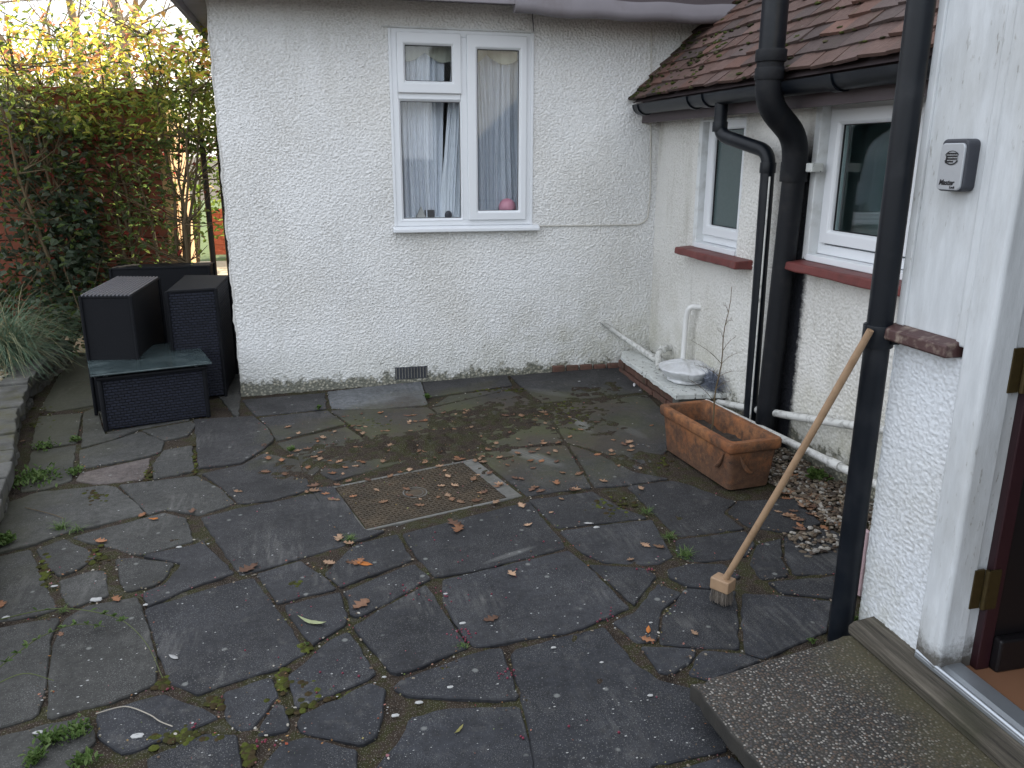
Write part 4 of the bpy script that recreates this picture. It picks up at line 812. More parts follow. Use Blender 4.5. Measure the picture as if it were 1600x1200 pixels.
# corner swag relief
b = MB()
for k in (0, 1):
    base = pq(.03, -.03) if k == 0 else pq(-.03, .02)
    d = Vector((ex.x, ex.y)).normalized() if k == 0 else Vector((ey.x, ey.y)).normalized()
    out_ = Vector((0, -1)) if k == 0 else Vector((-1, -.05))
    for s_ in (.0, .03): pass
    P = []
    for j in range(9):
        t = j / 8; u = .03 + .07 * t; P.append(Vector((*(base + d * u + out_ * .001), zb + .17 - .10 * math.sin(t * 1.5) * (1 - .2 * t))))
    b.tube(P, [.002 + .008 * math.sin(math.pi * j / 8) for j in range(9)], 8)
b.build('relief_swag', TERRA, POT, True)
U, V_ = np.meshgrid(np.linspace(-.0, 1.0, 26), np.linspace(.0, 1.0, 50), indexing='ij'); X = c0.x + ex.x * U + ey.x * V_; Y = c0.y + ex.y * U + ey.y * V_
Zs = zb + .135 + .03 * perlin(X * 8 + 3, Y * 8, 3) + .012 * perlin(X * 40, Y * 40, 4); I = np.arange(26 * 50).reshape(26, 50)
mesh('soil', np.stack([X, Y, Zs], -1).reshape(-1, 3), np.stack([I[:-1, :-1], I[1:, :-1], I[1:, 1:], I[:-1, 1:]], -1).reshape(-1, 4), SOIL, POT, True)
TW_ = empty('bare_twig_plant', 'thin leafless twig sapling growing from the terracotta trough', 'sapling')
s0 = Vector((1.80, 3.37, zb + .12)); s1 = ony(1143, 448, 3.42); b = MB(); P = [s0.lerp(s1, t / 12) + Vector((.006 * math.sin(t * 1.3), 0, 0)) for t in range(13)]; b.tube(P, [.0045 - .0032 * t / 12 for t in range(13)], 6); b.build('stem', STEMM, TW_, True)
b = MB()
for t, dx, dz, L in ((3, -.9, .8, .20), (4, .8, .6, .10), (5, -.9, .5, .14), (6, .9, .5, .12), (6, -.8, .6, .24), (7, .7, .8, .1), (8, -.6, .8, .07), (9, .8, .6, .05), (5, 1, .1, .16), (10, -.5, 1, .05)):
    p = P[t]; d = Vector((dx, rnd.uniform(-.4, .4), dz)).normalized(); pts = [p + d * L * k / 4 + Vector((0, 0, .01 * math.sin(k))) for k in range(5)]; b.tube(pts, [.0016, .0014, .001, .0008, .0005], 4)
    for k in range(1, 5): b.tube([pts[k], pts[k] + Vector((rnd.uniform(-.02, .02), 0, .015))], .0006, 3)
b.build('twig', STEMM, TW_)
# ------------------------------------------------------------------ broom
BR = empty('broom', 'wooden broom leaning against the tall black downpipe, head on the paving', 'broom')
hb = G(1127, 941); top = Vector((1.452, 1.868, 1.0)); hb = Vector((hb.x, hb.y, gz(hb.x, hb.y)))
foot = hb + Vector((0.0, 0, .072)); b = MB(); HP = [foot.lerp(top, k / 10) + Vector((.004 * math.sin(k * .31 * 1.01), 0, -.003 * math.sin(k * .31))) for k in range(11)]; b.tube(HP, [.0108] * 10 + [.0095], 14); b.build('handle', WOODH, BR, True)
az = R(32); Rz = Matrix.Rotation(az, 3, 'Z'); Rt = Matrix.Rotation(R(8), 3, 'Y')
TB = lambda v: hb + Rz @ v
b = MB(); b.box((-.026, -.034, .050), (.026, .034, .092), T=TB); b.build('head_block', WOODH, BR, bevel=.004)
b = MB()
for _ in range(420):
    x, y = rnd.uniform(-.021, .021), rnd.uniform(-.028, .028); q_ = Vector((x, y, .052)); e_ = Vector((x * 1.12 + rnd.gauss(0, .003), y * 1.12 + rnd.gauss(0, .003), rnd.uniform(-.0, .010))); b.tube([TB(q_), TB(e_)], [.0011, .0007], 3, False)
b.build('bristles', BRIST, BR)
# ------------------------------------------------------------------ manhole cover
MH = empty('manhole_cover', 'rusty rectangular iron manhole cover strewn with brown leaves', 'manhole cover')
ma, mb_, mc, md = [G(*p) for p in ((525, 761), (573, 824), (789, 776), (731, 720))]
uu = (mc - mb_); vv = (ma - mb_); uu.z = vv.z = 0; zz0 = gz(mb_.x, mb_.y)
TMh = lambda v: Vector((mb_.x + uu.x * v.x + vv.x * v.y, mb_.y + uu.y * v.x + vv.y * v.y, zz0 + .02 * (uu.x * v.x + vv.x * v.y) + v.z))
b = MB(); b.box((-.0, -.0, -.02), (1.0, 1.0, -.002), T=TMh); b.build('cover_plate', COVER, MH, bevel=.004)
b = MB(); NU, NV = 34, 23
for i in range(NU):
    for j in range(NV):
        u, v = (i + .5) / NU, (j + .5) / NV
        if ((u - .47) / .085) ** 2 + ((v - .5) / .13) ** 2 < 1: continue
        du, dv = (.0042, .017) if (i + j) % 2 else (.0125, .0058)
        b.box((u - du, v - dv, -.002), (u + du, v + dv, .0022 + rnd.uniform(-.0008, .0004)), T=TMh)
b.build('raised_tread', COVER, MH)
b = MB(); 
for rr1, rr2 in ((.078, .086), (.055, .060)):
    V = [TMh(Vector((.47 + rr_ * math.cos(t), .5 + rr_ * 1.5 * math.sin(t), .0015))) for t in np.linspace(0, 2 * math.pi, 40, endpoint=False) for rr_ in (rr1, rr2)]
    b.add(V, [(2 * i, 2 * i + 1, (2 * i + 3) % 80, (2 * i + 2) % 80) for i in range(40)])
b.build('badge_ring', CONC, MH)
b = MB()
for a_, c_ in (((-.04, -.045, -.03), (1.12, -.012, -.003)), ((-.04, 1.012, -.03), (1.12, 1.05, -.003)), ((-.04, -.011, -.03), (-.01, 1.011, -.003)), ((1.012, -.011, -.03), (1.12, 1.011, -.004))): b.box(a_, c_, T=TMh)
b.build('cover_frame', CONC, MH, bevel=.003)
# ------------------------------------------------------------------ wicker furniture
def solid(name, P, z0, z1, mat, parent, bev=.008): b = MB(); b.prism(P, z0, z1); return b.build(name, mat, parent, bevel=bev)
TABLE = empty('glass_top_table', 'low dark wicker coffee table with teal glass top, nearest of the garden furniture', 'table')
a_, b_ = G(163, 676), G(330, 650); a_, b_ = Vector((a_.x, a_.y)), Vector((b_.x, b_.y)); back = Vector((-.165, .60)).normalized() * .60
z0 = gz(-1, 4.7); dr = (b_ - a_).normalized(); Q = [a_, b_, b_ + back, a_ + back]
o_ = solid('woven_body', shrink([Vector(p) for p in Q], .012), z0 + .004, z0 + .30, WEAVE, TABLE)
for p in Q:
    c_ = (Q[0] + Q[2]) / 2; d = (c_ - p).normalized() * .018; P = p + d
    b = MB(); b.tube([(P.x, P.y, z0), (P.x, P.y, z0 + .318)], .013, 10); b.build('leg', WEAVE2, TABLE, True)
b = MB()
for i in range(4):
    p, q = Q[i], Q[(i + 1) % 4]
    for zz_ in (.302,): b.tube([(p.x, p.y, z0 + zz_), (q.x, q.y, z0 + zz_)], .011, 8)
b.build('rim', WEAVE2, TABLE, True)
QQ = shrink([Vector(p) for p in Q], -.03)
solid('glass_top', QQ, z0 + .325, z0 + .333, TGLASS, TABLE, .002)
for u, v in ((.08, .1), (.92, .1), (.08, .9), (.92, .9)):
    p = Q[0] + (Q[1] - Q[0]) * u + (Q[3] - Q[0]) * v; b = MB(); b.tube([(p.x, p.y, z0 + .30), (p.x, p.y, z0 + .3245)], .012, 12); b.build('glass_pad', GREYM, TABLE, True)
def tower(name, label, P, h, topmat, sidemat, openface=None, ribs=0):
    T_ = empty(name, label, 'wicker seat', 'upended dark wicker seat units'); P = [Vector(p) for p in P]; zb_ = gz(-1, 5.3)
    n = 4; W_ = .02
    for i in range(4):
        p, q = P[i], P[(i + 1) % 4]; t = (q - p).normalized(); nn = Vector((-t.y, t.x))
        if i == openface:
            b = MB(); b.prism([p + nn * .25, q + nn * .25, q + nn * .27, p + nn * .27], zb_ + .02, zb_ + h - .02); b.build('inner_panel', WEAVE2, T_); continue
        b = MB(); b.prism([p + t * .005 + nn * .004, q - t * .005 + nn * .004, q - t * .005 + nn * W_, p + t * .005 + nn * W_], zb_ + .02, zb_ + h - .01); b.build('side_panel', sidemat, T_)
    b = MB(); b.prism(P, zb_ + h - .018, zb_ + h); b.build('top_panel', topmat, T_, bevel=.006)
    for p in P: b = MB(); b.tube([(p.x, p.y, zb_), (p.x, p.y, zb_ + h - .004)], .010, 8); b.build('corner_frame', WEAVE2, T_, True)
    if ribs:
        b = MB(); q0, q1, q2, q3 = P
        for k in range(ribs):
            t = (k + .5) / ribs; a = q0.lerp(q1, t); c = q3.lerp(q2, t); b.tube([(a.x, a.y, zb_ + h + .002), (c.x, c.y, zb_ + h + .002)], 0.0055, 6)
        b.build('ribbed_top', simple('pale_rib', (.13, .13, .145), .5, .2, 30, 0), T_, True)
    return T_
tower('wicker_seat', 'left dark wicker seat unit stood on end, ridged top, standing next to its twin', [(-1.31, 5.02), (-1.035, 4.975), (-1.00, 5.70), (-1.27, 5.78)], .71, WEAVE2, WEAVE2, None, 13)
tower('wicker_seat', 'right dark wicker seat unit stood on end tight against the white wall corner', [(-.875, 5.17), (-.60, 5.23), (-.575, 5.80), (-.86, 5.86)], .70, WEAVE2, WEAVE, None)
tower('wicker_seat', 'rear wide dark wicker unit standing behind the two upended seats', [(-1.43, 6.33), (-.76, 6.35), (-.75, 6.55), (-1.42, 6.53)], .70, WEAVE2, WEAVE2, None)
# ------------------------------------------------------------------ raised bed, kerb
def cat(P, n=8):
    P = [Vector(p) for p in P]; P = [2 * P[0] - P[1]] + P + [2 * P[-1] - P[-2]]; out = []
    for i in range(1, len(P) - 2):
        for k in range(n):
            t = k / n; a, b, c, d = P[i - 1:i + 3]; out.append(.5 * ((2 * b) + (c - a) * t + (2 * a - 5 * b + 4 * c - d) * t * t + (3 * b - a - 3 * c + d) * t ** 3))
    return out + [P[-2]]
KB = cat([(-1.12, 2.3), (-1.20, 2.9), (-1.29, 3.4), (-1.44, 4.1), (-1.60, 4.65), (-1.73, 5.3), (-1.79, 5.9), (-1.78, 6.8)])
kb = MB(); i = 0; tot = [0]
for k in range(1, len(KB)): tot.append(tot[-1] + (KB[k] - KB[k - 1]).length)
def at(s):
    for k in range(1, len(tot)):
        if tot[k] >= s: t = (s - tot[k - 1]) / (tot[k] - tot[k - 1]); return KB[k - 1].lerp(KB[k], t)
    return KB[-1]
s = 0
while s < tot[-1] - .3:
    L = rnd.uniform(.16, .30); a, b2 = at(s + .006), at(s + L); t = (b2 - a).normalized(); nn = Vector((-t.y, t.x)); wd = rnd.uniform(.14, .19); j = rnd.uniform(-.012, .012); zt = .115 + rnd.uniform(-.008, .01)
    P = [a + nn * j, a.lerp(b2, .5) + nn * (j - .004), b2 + nn * j, b2 + nn * (wd), a + nn * (wd + rnd.uniform(-.02, .02))]
    kb.prism(ragged(P, .05, .004), .05, zt)
    for r_ in range(2):
        kb.prism(ragged([a + nn * (.025 + rnd.uniform(-.01, .015)), b2 + nn * (.025 + rnd.uniform(-.01, .015)), b2 + nn * .15, a + nn * .15], .04, .006), -.09 + r_ * .07, -.025 + r_ * .07)
    s += L + .008
KO = kb.build('stone_edging', STONE, None, bevel=.006); tag(KO, 'curved low stone edging wall along the left gravel bed', 'edging')
bed = MB(); BP_ = [p + Vector((-.15, 0)) for p in KB]; bed.add([(p.x, p.y, .085) for p in BP_] + [(-7, p.y, .12) for p in BP_], [(i, i + 1, len(BP_) + i + 1, len(BP_) + i) for i in range(len(BP_) - 1)]); tag(bed.build('garden_bed', GSOIL), kind='structure')
# gravel
def stones(n, place, size, pal, name, label):
    b = MB()
    ico = bmesh.new(); bmesh.ops.create_icosphere(ico, subdivisions=1, radius=1); IV = [v.co.copy() for v in ico.verts]; IF = [[v.index for v in f.verts] for f in ico.faces]; ico.free()
    for _ in range(n):
        p = place(); s_ = rnd.uniform(*size); E = Matrix.Rotation(rnd.uniform(0, 6.28), 3, 'Z') @ Matrix.Rotation(rnd.uniform(-.5, .5), 3, 'X') @ Matrix.Diagonal((s_ * rnd.uniform(.8, 1.4), s_ * rnd.uniform(.6, 1), s_ * rnd.uniform(.35, .6)))
        c_ = rnd.choice(pal); f_ = rnd.uniform(.6, 1.25)
        b.add([Vector(p) + E @ (v * rnd.uniform(.85, 1.12)) for v in IV], IF, tuple(x * f_ for x in c_))
    o = b.build(name, GRAVM, None, False); tag(o, label, 'gravel', kind='stuff'); return o
def pbed():
    t = rnd.random(); p = at(t * tot[-1]); return (p.x - .17 - abs(rnd.gauss(0, .35)), p.y, .093 + rnd.uniform(-.004, .014))
stones(3000, pbed, (.010, .024), [(.34, .27, .17), (.42, .35, .25), (.30, .27, .22), (.26, .18, .10), (.5, .46, .38)], 'gravel_bed', 'cream and tan pea gravel in the raised bed behind the stone edging')
def pstrip():
    y = rnd.uniform(1.95, 3.5); lo = {True: 1.72}[True] if y < 2.6 else 1.95
    x = rnd.uniform(lo + (.12 if y < 2.4 else 0), 2.24); return (x, y, gz(x, y) + .0 + rnd.uniform(-.006, .012) + .02 * max(0, (x - 2.0)))
stones(2600, pstrip, (.007, .016), [(.13, .10, .07), (.19, .16, .12), (.09, .065, .045), (.26, .24, .21), (.06, .045, .035)], 'gravel_strip', 'leaf-strewn pea gravel strip between the side wall and the paving')
def pdeb():
    if rnd.random() < .5: return (*rnd.choice(slabs_xy)[0], gz(0, 0))
def pdebris():
    P = rnd.choice(slabs_xy); a = rnd.randrange(len(P)); p = P[a].lerp(P[(a + 1) % len(P)], rnd.random()) + Vector((rnd.gauss(0, .012), rnd.gauss(0, .012))); return (p.x, p.y, gz(p.x, p.y) + rnd.uniform(-.006, .003))
stones(900, pdebris, (.0018, .0055), [(.2, .17, .13), (.1, .07, .05), (.3, .28, .24), (.06, .045, .035)], 'joint_grit', 'fine grit and crumbs lying in the paving joints')
b = MB()
for cx, cy, n_, sp in ((722, 992, 26, 10), (690, 930, 14, 14), (640, 925, 10, 12), (230, 930, 8, 8), (500, 1050, 6, 30), (410, 1160, 8, 8), (265, 1078, 5, 5), (300, 1136, 4, 5), (790, 1050, 14, 10), (850, 870, 12, 40), (945, 960, 10, 14), (1015, 890, 8, 8), (818, 1152, 2, 3), (760, 880, 14, 60), (480, 960, 14, 60), (1000, 1100, 4, 60)):
    for _ in range(n_):
        p = G(cx + rnd.gauss(0, sp), cy + rnd.gauss(0, sp * .6)); sphere(b, (p.x, p.y, gz(p.x, p.y) + .002), rnd.uniform(.002, .0042), 7, 5, (1, 1, .8))
tag(b.build('fallen_berries', BERRY, None, True), 'tiny crimson berries scattered along the paving joints', 'berries', kind='stuff')
# ------------------------------------------------------------------ fallen leaves and litter
def oak(L, lob=4):
    P = []; n = lob
    for sgn in (1, -1):
        side = []
        for k in range(n * 2 + 1):
            t = k / (n * 2); w_ = (.13 + .20 * math.sin(math.pi * min(1, t * 1.15))) * (1 if k % 2 else .42) * rnd.uniform(.8, 1.2); side.append((L * (.12 + .8 * t + (.04 if k % 2 else 0)), sgn * L * w_))
        P.append(side)
    return P
def dead_leaf(p, L, col, ang=None, kind='oak', curl=None, name='fallen_leaf'):
    curl = rnd.uniform(.1, .45) if curl is None else curl; A_ = rnd.uniform(0, 6.28) if ang is None else ang; V = []; Fc = []
    if kind == 'oak': up, dn = oak(L, rnd.choice((3, 3, 4)))
    else:
        wv = rnd.uniform(.16, .24) if kind == 'oval' else .09
        up = [(L * k / 7, L * wv * math.sin(math.pi * (k / 7) ** .85) + .0002) for k in range(8)]; dn = [(x, -y) for x, y in up]
    n = len(up); mid = [(u[0], 0) for u in up]
    for L3 in (up, mid, dn): V += [Vector((x, y, 0)) for x, y in L3]
    Fc = [(i, i + 1, n + i + 1, n + i) for i in range(n - 1)] + [(n + i, n + i + 1, 2 * n + i + 1, 2 * n + i) for i in range(n - 1)]
    if kind == 'oak': V += [Vector((0, .0015, 0)), Vector((0, -.0015, 0)), Vector((L, 0, 0))]; k0 = 3 * n; Fc += [(k0, k0 + 1, n), (k0 + 2, n - 1, 2 * n - 1), (k0 + 2, 2 * n - 1, 3 * n - 1)]
    tw = rnd.uniform(-.4, .4)
    for v in V:
        t = v.x / L; v.z = curl * abs(v.y) * 1.1 + curl * L * .35 * (2 * t - 1) ** 2 + tw * v.y * (t - .5) + rnd.uniform(-.001, .001)
        v.x -= L / 2
    zmin = min(v.z for v in V)
    for v in V: v.z -= zmin
    Rm = Matrix.Rotation(A_, 3, 'Z'); V = [Rm @ v for v in V]
    o = mesh(name, V, Fc, DEADM, None, True, [col] * len(V)); o.location = (p[0], p[1], p[2]); s_ = o.modifiers.new('s', 'SOLIDIFY'); s_.thickness = .0006
    return o
BRN = [(.24, .14, .085), (.29, .18, .115), (.17, .095, .06), (.33, .215, .14), (.27, .13, .07), (.14, .08, .055)]
ORG = (.42, .15, .04)
big = '''388 890 .052|182 938 .03|565 945 .05|716 828 .05|709 818 .05|768 968 .036|560 880 .04|530 842 .04|550 880 .03|515 880 .035|300 800 .03|158 847 .035|222 805 .03|2 945 .035|372 768 .03|420 717 .035|415 738 .035|440 720 .03|490 760 .04|492 768 .04|450 668 .03|505 685 .035|560 673 .03|610 697 .035|640 690 .03|603 705 .03|598 722 .03|640 660 .03|660 658 .03|678 683 .035|690 700 .03|675 648 .03|665 706 .03|710 660 .03|725 652 .028|728 669 .028|790 650 .03|800 648 .03|815 650 .035|848 645 .035|855 648 .03|872 692 .03|850 694 .028|740 750 .035|745 783 .035|757 770 .03|775 785 .03|720 785 .03|655 790 .03|600 785 .03|575 750 .03|610 745 .03|635 765 .03|545 752 .03|700 745 .03|983 692 .038|975 695 .032|955 705 .028|985 705 .028|934 711 .028|906 740 .03|870 755 .035|845 768 .032|815 790 .036|825 821 .025|900 765 .03|868 705 .028|1018 665 .02|933 660 .026|1255 790 .06|1270 780 .05|1235 770 .05|1290 760 .05|1300 800 .05|1240 745 .045|1340 880 .04|1330 860 .04|985 875 .02|1008 852 .03|1030 855 .03|800 898 .03|545 850 .03|640 735 .03|560 705 .03|480 702 .03|465 705 .03|500 718 .032|530 722 .03|445 742 .03|720 718 .03|755 722 .03|765 740 .03|780 757 .03|640 775 .028|700 775 .03|690 760 .026|1085 990 .02|1012 1000 .03|1100 700 .02|95 992 .02|35 690 .02'''.split('|')
used_l = []
def add_leaf(px, py, L, col=None, kind='oak', zo=.001, curl=None):
    p = G(px, py); k = rnd.uniform(.7, 1.35); c_ = col or tuple(x * k for x in rnd.choice(BRN)); o = dead_leaf((p.x, p.y, gz(p.x, p.y) + zo), L * (1.45 if kind != 'oak' else 1.75), c_, None, kind, curl); return o
LGRP = 'brown fallen oak leaves scattered on the patio'
for s_ in big:
    px, py, L = map(float, s_.split()); o = add_leaf(px, py, L); tag(o, 'small curled brown oak leaf fallen on the grey paving', 'leaf', LGRP)
for _ in range(150):
    px = rnd.gauss(690, 150); py = rnd.gauss(700, 45) + abs(px - 690) * .05
    if py < 640 or px > 1030 or px < 400: continue
    tag(add_leaf(px, py, rnd.uniform(.014, .030)), 'small curled brown oak leaf fallen on the grey paving', 'leaf', LGRP)
for _ in range(45): tag(add_leaf(rnd.uniform(1215, 1320), rnd.uniform(720, 830), rnd.uniform(.02, .04)), 'small curled brown oak leaf fallen on the grey paving', 'leaf', LGRP)
for px, py, lab in ((570, 882, 'bright orange pointed leaf lying left of the manhole front corner'), (240, 812, 'orange brown leaf on the paving left of centre'), (1013, 985, 'orange leaf by the paving joint below the broom')): tag(add_leaf(px, py, .03 if px != 570 else .045, ORG, 'oval'), lab, 'leaf')
o = add_leaf(488, 975, .075, (.33, .36, .2), 'blade', .001, .5); tag(o, 'long pale green curved blade leaf on the dark paving', 'leaf')
o = add_leaf(271, 1027, .03, (.34, .34, .33), 'oval', .001, .05); tag(o, 'flat silvery white oval leaf on the dark slab at lower left', 'leaf')
o = add_leaf(920, 818, .028, (.42, .41, .40), 'oval', .001, .02); tag(o, 'round pale leaf right of the manhole cover', 'leaf')
o = add_leaf(1185, 603, .05, (.6, .6, .6), 'blade', .0, .1)
bpy.data.objects.remove(o)
o = add_leaf(991, 602, .065, (.6, .6, .62), 'blade', .001, .1); tag(o, 'thin white strip of plastic on the mossy paving near the corner plinth', 'litter')
o = add_leaf(717, 1142, .03, (.22, .2, .07), 'blade', .001, .4); tag(o, 'small curled olive leaf on the big front slab', 'leaf')
o = add_leaf(640, 650, .05, (.25, .13, .09), 'blade', .001, .3); tag(o, 'long reddish brown willow-like leaf near the airbrick', 'leaf')
b = MB()
for px, py, L in ((696, 928, .006), (723, 974, .008), (865, 1012, .006), (1016, 1087, .006), (932, 824, .01), (655, 1098, .008), (618, 1118, .008), (703, 1074, .007), (280, 855, .008), (228, 945, .007), (85, 916, .008), (10, 965, .01), (1017, 973, .005), (600, 1058, .005), (325, 850, .004), (940, 1035, .005), (545, 834, .006), (905, 596, .007), (1000, 610, .006), (480, 990, .005), (300, 1130, .004), (62, 740, .005), (130, 738, .004), (60, 1145, .010), (215, 1150, .012), (150, 937, .015)) + tuple((rnd.uniform(60, 1100), rnd.uniform(660, 1190), rnd.uniform(.0010, .0028)) for _ in range(420)):
    p = G(px, py); sphere(b, (p.x, p.y, gz(p.x, p.y) + .001), L, 8, 5, (1.4, .8, .35), .2)
tag(b.build('white_chips', WHITEBIT, None), 'scattered white stone chips and crumbs on the paving', 'stone chips', kind='stuff')
b = MB()
for k in range(1900):
    u = rnd.random()
    if u < .5: P = rnd.choice(slabs_xy); a = rnd.randrange(len(P)); q_ = P[a].lerp(P[(a + 1) % len(P)], rnd.random()) + Vector((rnd.gauss(0, .014), rnd.gauss(0, .014)))
    elif u < .92: p = G(rnd.gauss(690, 160), min(1100, max(630, rnd.gauss(700, 45)))); q_ = Vector((p.x, p.y))
    else: p = G(rnd.uniform(30, 1250), rnd.uniform(680, 1190)); q_ = Vector((p.x, p.y))
    L = rnd.uniform(.003, .011) * (1 if u < .92 else .6); a = rnd.uniform(0, 6.28); d = Vector((math.cos(a), math.sin(a), 0)); n_ = Vector((-d.y, d.x, 0)); z_ = Vector((q_.x, q_.y, gz(q_.x, q_.y) + rnd.uniform(.0015, .005))); w_ = L * rnd.uniform(.15, .5)
    b.add([z_ - d * L * .5, z_ + n_ * w_ + Vector((0, 0, rnd.uniform(0, .003))), z_ + d * L * .5 + Vector((0, 0, rnd.uniform(0, .003))), z_ - n_ * w_], [(0, 1, 2, 3)], tuple(x * rnd.uniform(.4, 1.1) for x in rnd.choice(BRN)))
tag(b.build('leaf_crumbs', DEADM, None), 'crumbled brown leaf fragments strewn over the damp paving', 'leaf litter', kind='stuff')
# thin stalks lying on the paving
for pts, r_, mt, lab in (([(150, 1118), (185, 1108), (205, 1108), (235, 1120), (250, 1130), (270, 1138)], 0.0016, simple('dry_stalk_skin', (.30, .27, .22), .8, .3, 40, 0), 'pale dry curved stalk lying across the lower left paving'), ([(40, 795), (80, 805), (100, 812)], .0016, STEMM, 'short brown twig lying near the stone edging')):
    b = MB(); P = [G(*p) + Vector((0, 0, .006)) for p in pts]; b.tube([Vector((p.x, p.y, p.z)) for p in cat(P, 4)], r_, 5); tag(b.build('dry_stalk', mt, None, True), lab, 'twig')
# green trailing shoots
def leafset(mb, c, d, L, W, nrm, col):
    d = d.normalized(); s_ = d.cross(nrm); s_ = s_.normalized() if s_.length > .05 else Vector((1, 0, 0)); n_ = s_.cross(d); f_ = n_ * W * .35
    V = [c, c + d * L * .35 + s_ * W * .5 + f_, c + d * L * .75 + s_ * W * .36 + f_, c + d * L, c + d * L * .75 - s_ * W * .36 + f_, c + d * L * .35 - s_ * W * .5 + f_]
    mb.add(V, [(0, 1, 2, 3), (0, 3, 4, 5)], col)
GREEN = [(.06, .11, .022), (.085, .14, .035), (.05, .09, .02), (.11, .16, .05)]
for pts, lv, lab in (([(-20, 978), (60, 966), (110, 967), (165, 977), (200, 990), (232, 1020), (255, 1065)], (3, 6), 'long arching green shoot with leaf cluster at lower left'), ([(-20, 1065), (30, 1035), (70, 1012), (120, 990), (165, 984)], (0, 9), 'second leafy shoot trailing just below the long arching one'), ([(-20, 1082), (40, 1072), (85, 1069)], (0, 0), 'short bare green stalk at the left edge')):
    T_ = empty('trailing_shoot', lab, 'plant'); b = MB(); P = [G(*p) for p in pts]; P = cat([Vector((p.x, p.y, p.z + .012 + .03 * math.sin(math.pi * i / (len(P) - 1)))) for i, p in enumerate(P)], 5); b.tube(P, [.0022 - .0012 * i / len(P) for i in range(len(P))], 5); b.build('stem', m_attr('shoot_stem', .6, .3, .2, 40, 0) if False else GRASSM, T_, True)
    a = bpy.context.scene.objects[-1] if False else None
    st = T_.children[0]; ca_ = st.data.color_attributes.new('Col', 'FLOAT_COLOR', 'POINT'); ca_.data.foreach_set('color', [.09, .11, .04, 1] * len(st.data.vertices))
    b = MB()
    if lv[1]:
        for k in range(3, len(P) - (0 if lv[0] == 0 else 10), 2):
            for _ in range(4 if lv[0] == 0 else (7 if k > 14 else 1)): leafset(b, P[k], Vector((rnd.uniform(-1, 1), rnd.uniform(-1, 1), rnd.uniform(0, .8))), rnd.uniform(.012, .024), .009, Vector((0, 0, 1)), rnd.choice(GREEN))
        if b.v: b.build('leaf_cluster', GRASSM, T_)
# weeds in the joints
def weed(px, py, r_, n, kind, lab, h=.03, dz=0):
    p = G(px, py, dz); b = MB()
    for _ in range(n):
        a = rnd.uniform(0, 6.28); q_ = p + Vector((rnd.gauss(0, r_ * .4), rnd.gauss(0, r_ * .4), 0)); d = Vector((math.cos(a), math.sin(a), rnd.uniform(.3, 1.5)))
        if kind == 'blade':
            L = rnd.uniform(.5, 1.2) * h; e = d.normalized(); s_ = Vector((-e.y, e.x, 0)).normalized() * .0016 if e.xy.length > .01 else Vector((.0016, 0, 0))
            V = []; c_ = rnd.choice(GREEN)
            for k in range(5): t = k / 4; c0_ = q_ + e * L * t + Vector((0, 0, -.35 * L * t * t)); V += [c0_ + s_ * (1 - t * .85), c0_ - s_ * (1 - t * .85)]
            b.add(V, [(2 * k, 2 * k + 1, 2 * k + 3, 2 * k + 2) for k in range(4)], c_)
        else: leafset(b, q_ + Vector((0, 0, rnd.uniform(0, h * .5))), d, rnd.uniform(.35, .8) * h, h * .3, Vector((0, 0, 1)), rnd.choice(GREEN))
    tag(b.build('joint_weed', GRASSM, None), lab, 'weed', 'green weeds growing in the paving joints')
for px, py, r_, n, k, lab, h in ((95, 826, .02, 60, 'blade', 'spidery pale grass weed at the left paving joint', .07), (118, 828, .04, 40, 'blade', 'flattened grass tuft right of the spidery weed', .05), (50, 750, .14, 260, 'leaf', 'large patch of chickweed at the foot of the stone edging', .04), (70, 700, .07, 90, 'leaf', 'weed patch along the edging behind the chickweed', .035), (118, 690, .03, 50, 'leaf', 'little weed in the joint below the glass table', .035), (117, 740, .04, 70, 'leaf', 'weed cluster at the slab corner left of the pink slab', .035), (40, 625, .03, 40, 'leaf', 'small star-shaped weed by the edging stones', .05), (8, 850, .04, 90, 'leaf', 'bright green weed at the left picture edge', .05), (545, 845, .02, 60, 'blade', 'grass tuft at the front left of the manhole cover', .045), (1072, 868, .035, 70, 'blade', 'green grass clump left of the broom head', .06), (1045, 840, .02, 50, 'blade', 'faint grass tuft above the green clump', .045), (723, 1010, .02, 50, 'blade', 'moss-like tuft at the junction of the big centre slabs', .02), (80, 1160, .04, 120, 'leaf', 'leafy weed at lower left paving corner', .03), (122, 1145, .04, 120, 'leaf', 'ferny weed just right of the lower left weed', .03), (55, 1190, .03, 80, 'leaf', 'weed cut by the bottom edge of the picture', .03), (130, 1196, .03, 80, 'leaf', 'second weed at the bottom edge', .03), (455, 705, .02, 40, 'leaf', 'tiny weed on the mossy slab left of the leaf litter', .03), (1275, 752, .03, 70, 'leaf', 'small green plant growing in the gravel strip', .07), (1338, 985, .03, 120, 'leaf', 'green weed between downpipe foot and pillar', .05), (1268, 1005, .012, 30, 'leaf', 'tiny sprig beside the step corner', .02), (1010, 800, .03, 40, 'blade', 'thin grass at the slab corner by the trough', .04), (498, 640, .02, 40, 'leaf', 'tiny clump below the left wall base', .03), (667, 622, .02, 50, 'leaf', 'dark green clump below the airbrick', .03), (480, 1008, .006, 20, 'leaf', 'speck of green in the triangular moss joint', .012), (98, 955, .015, 30, 'blade', 'sprig at the joint above the arching shoot', .03)):
    weed(px, py, r_, n, k, lab, h)
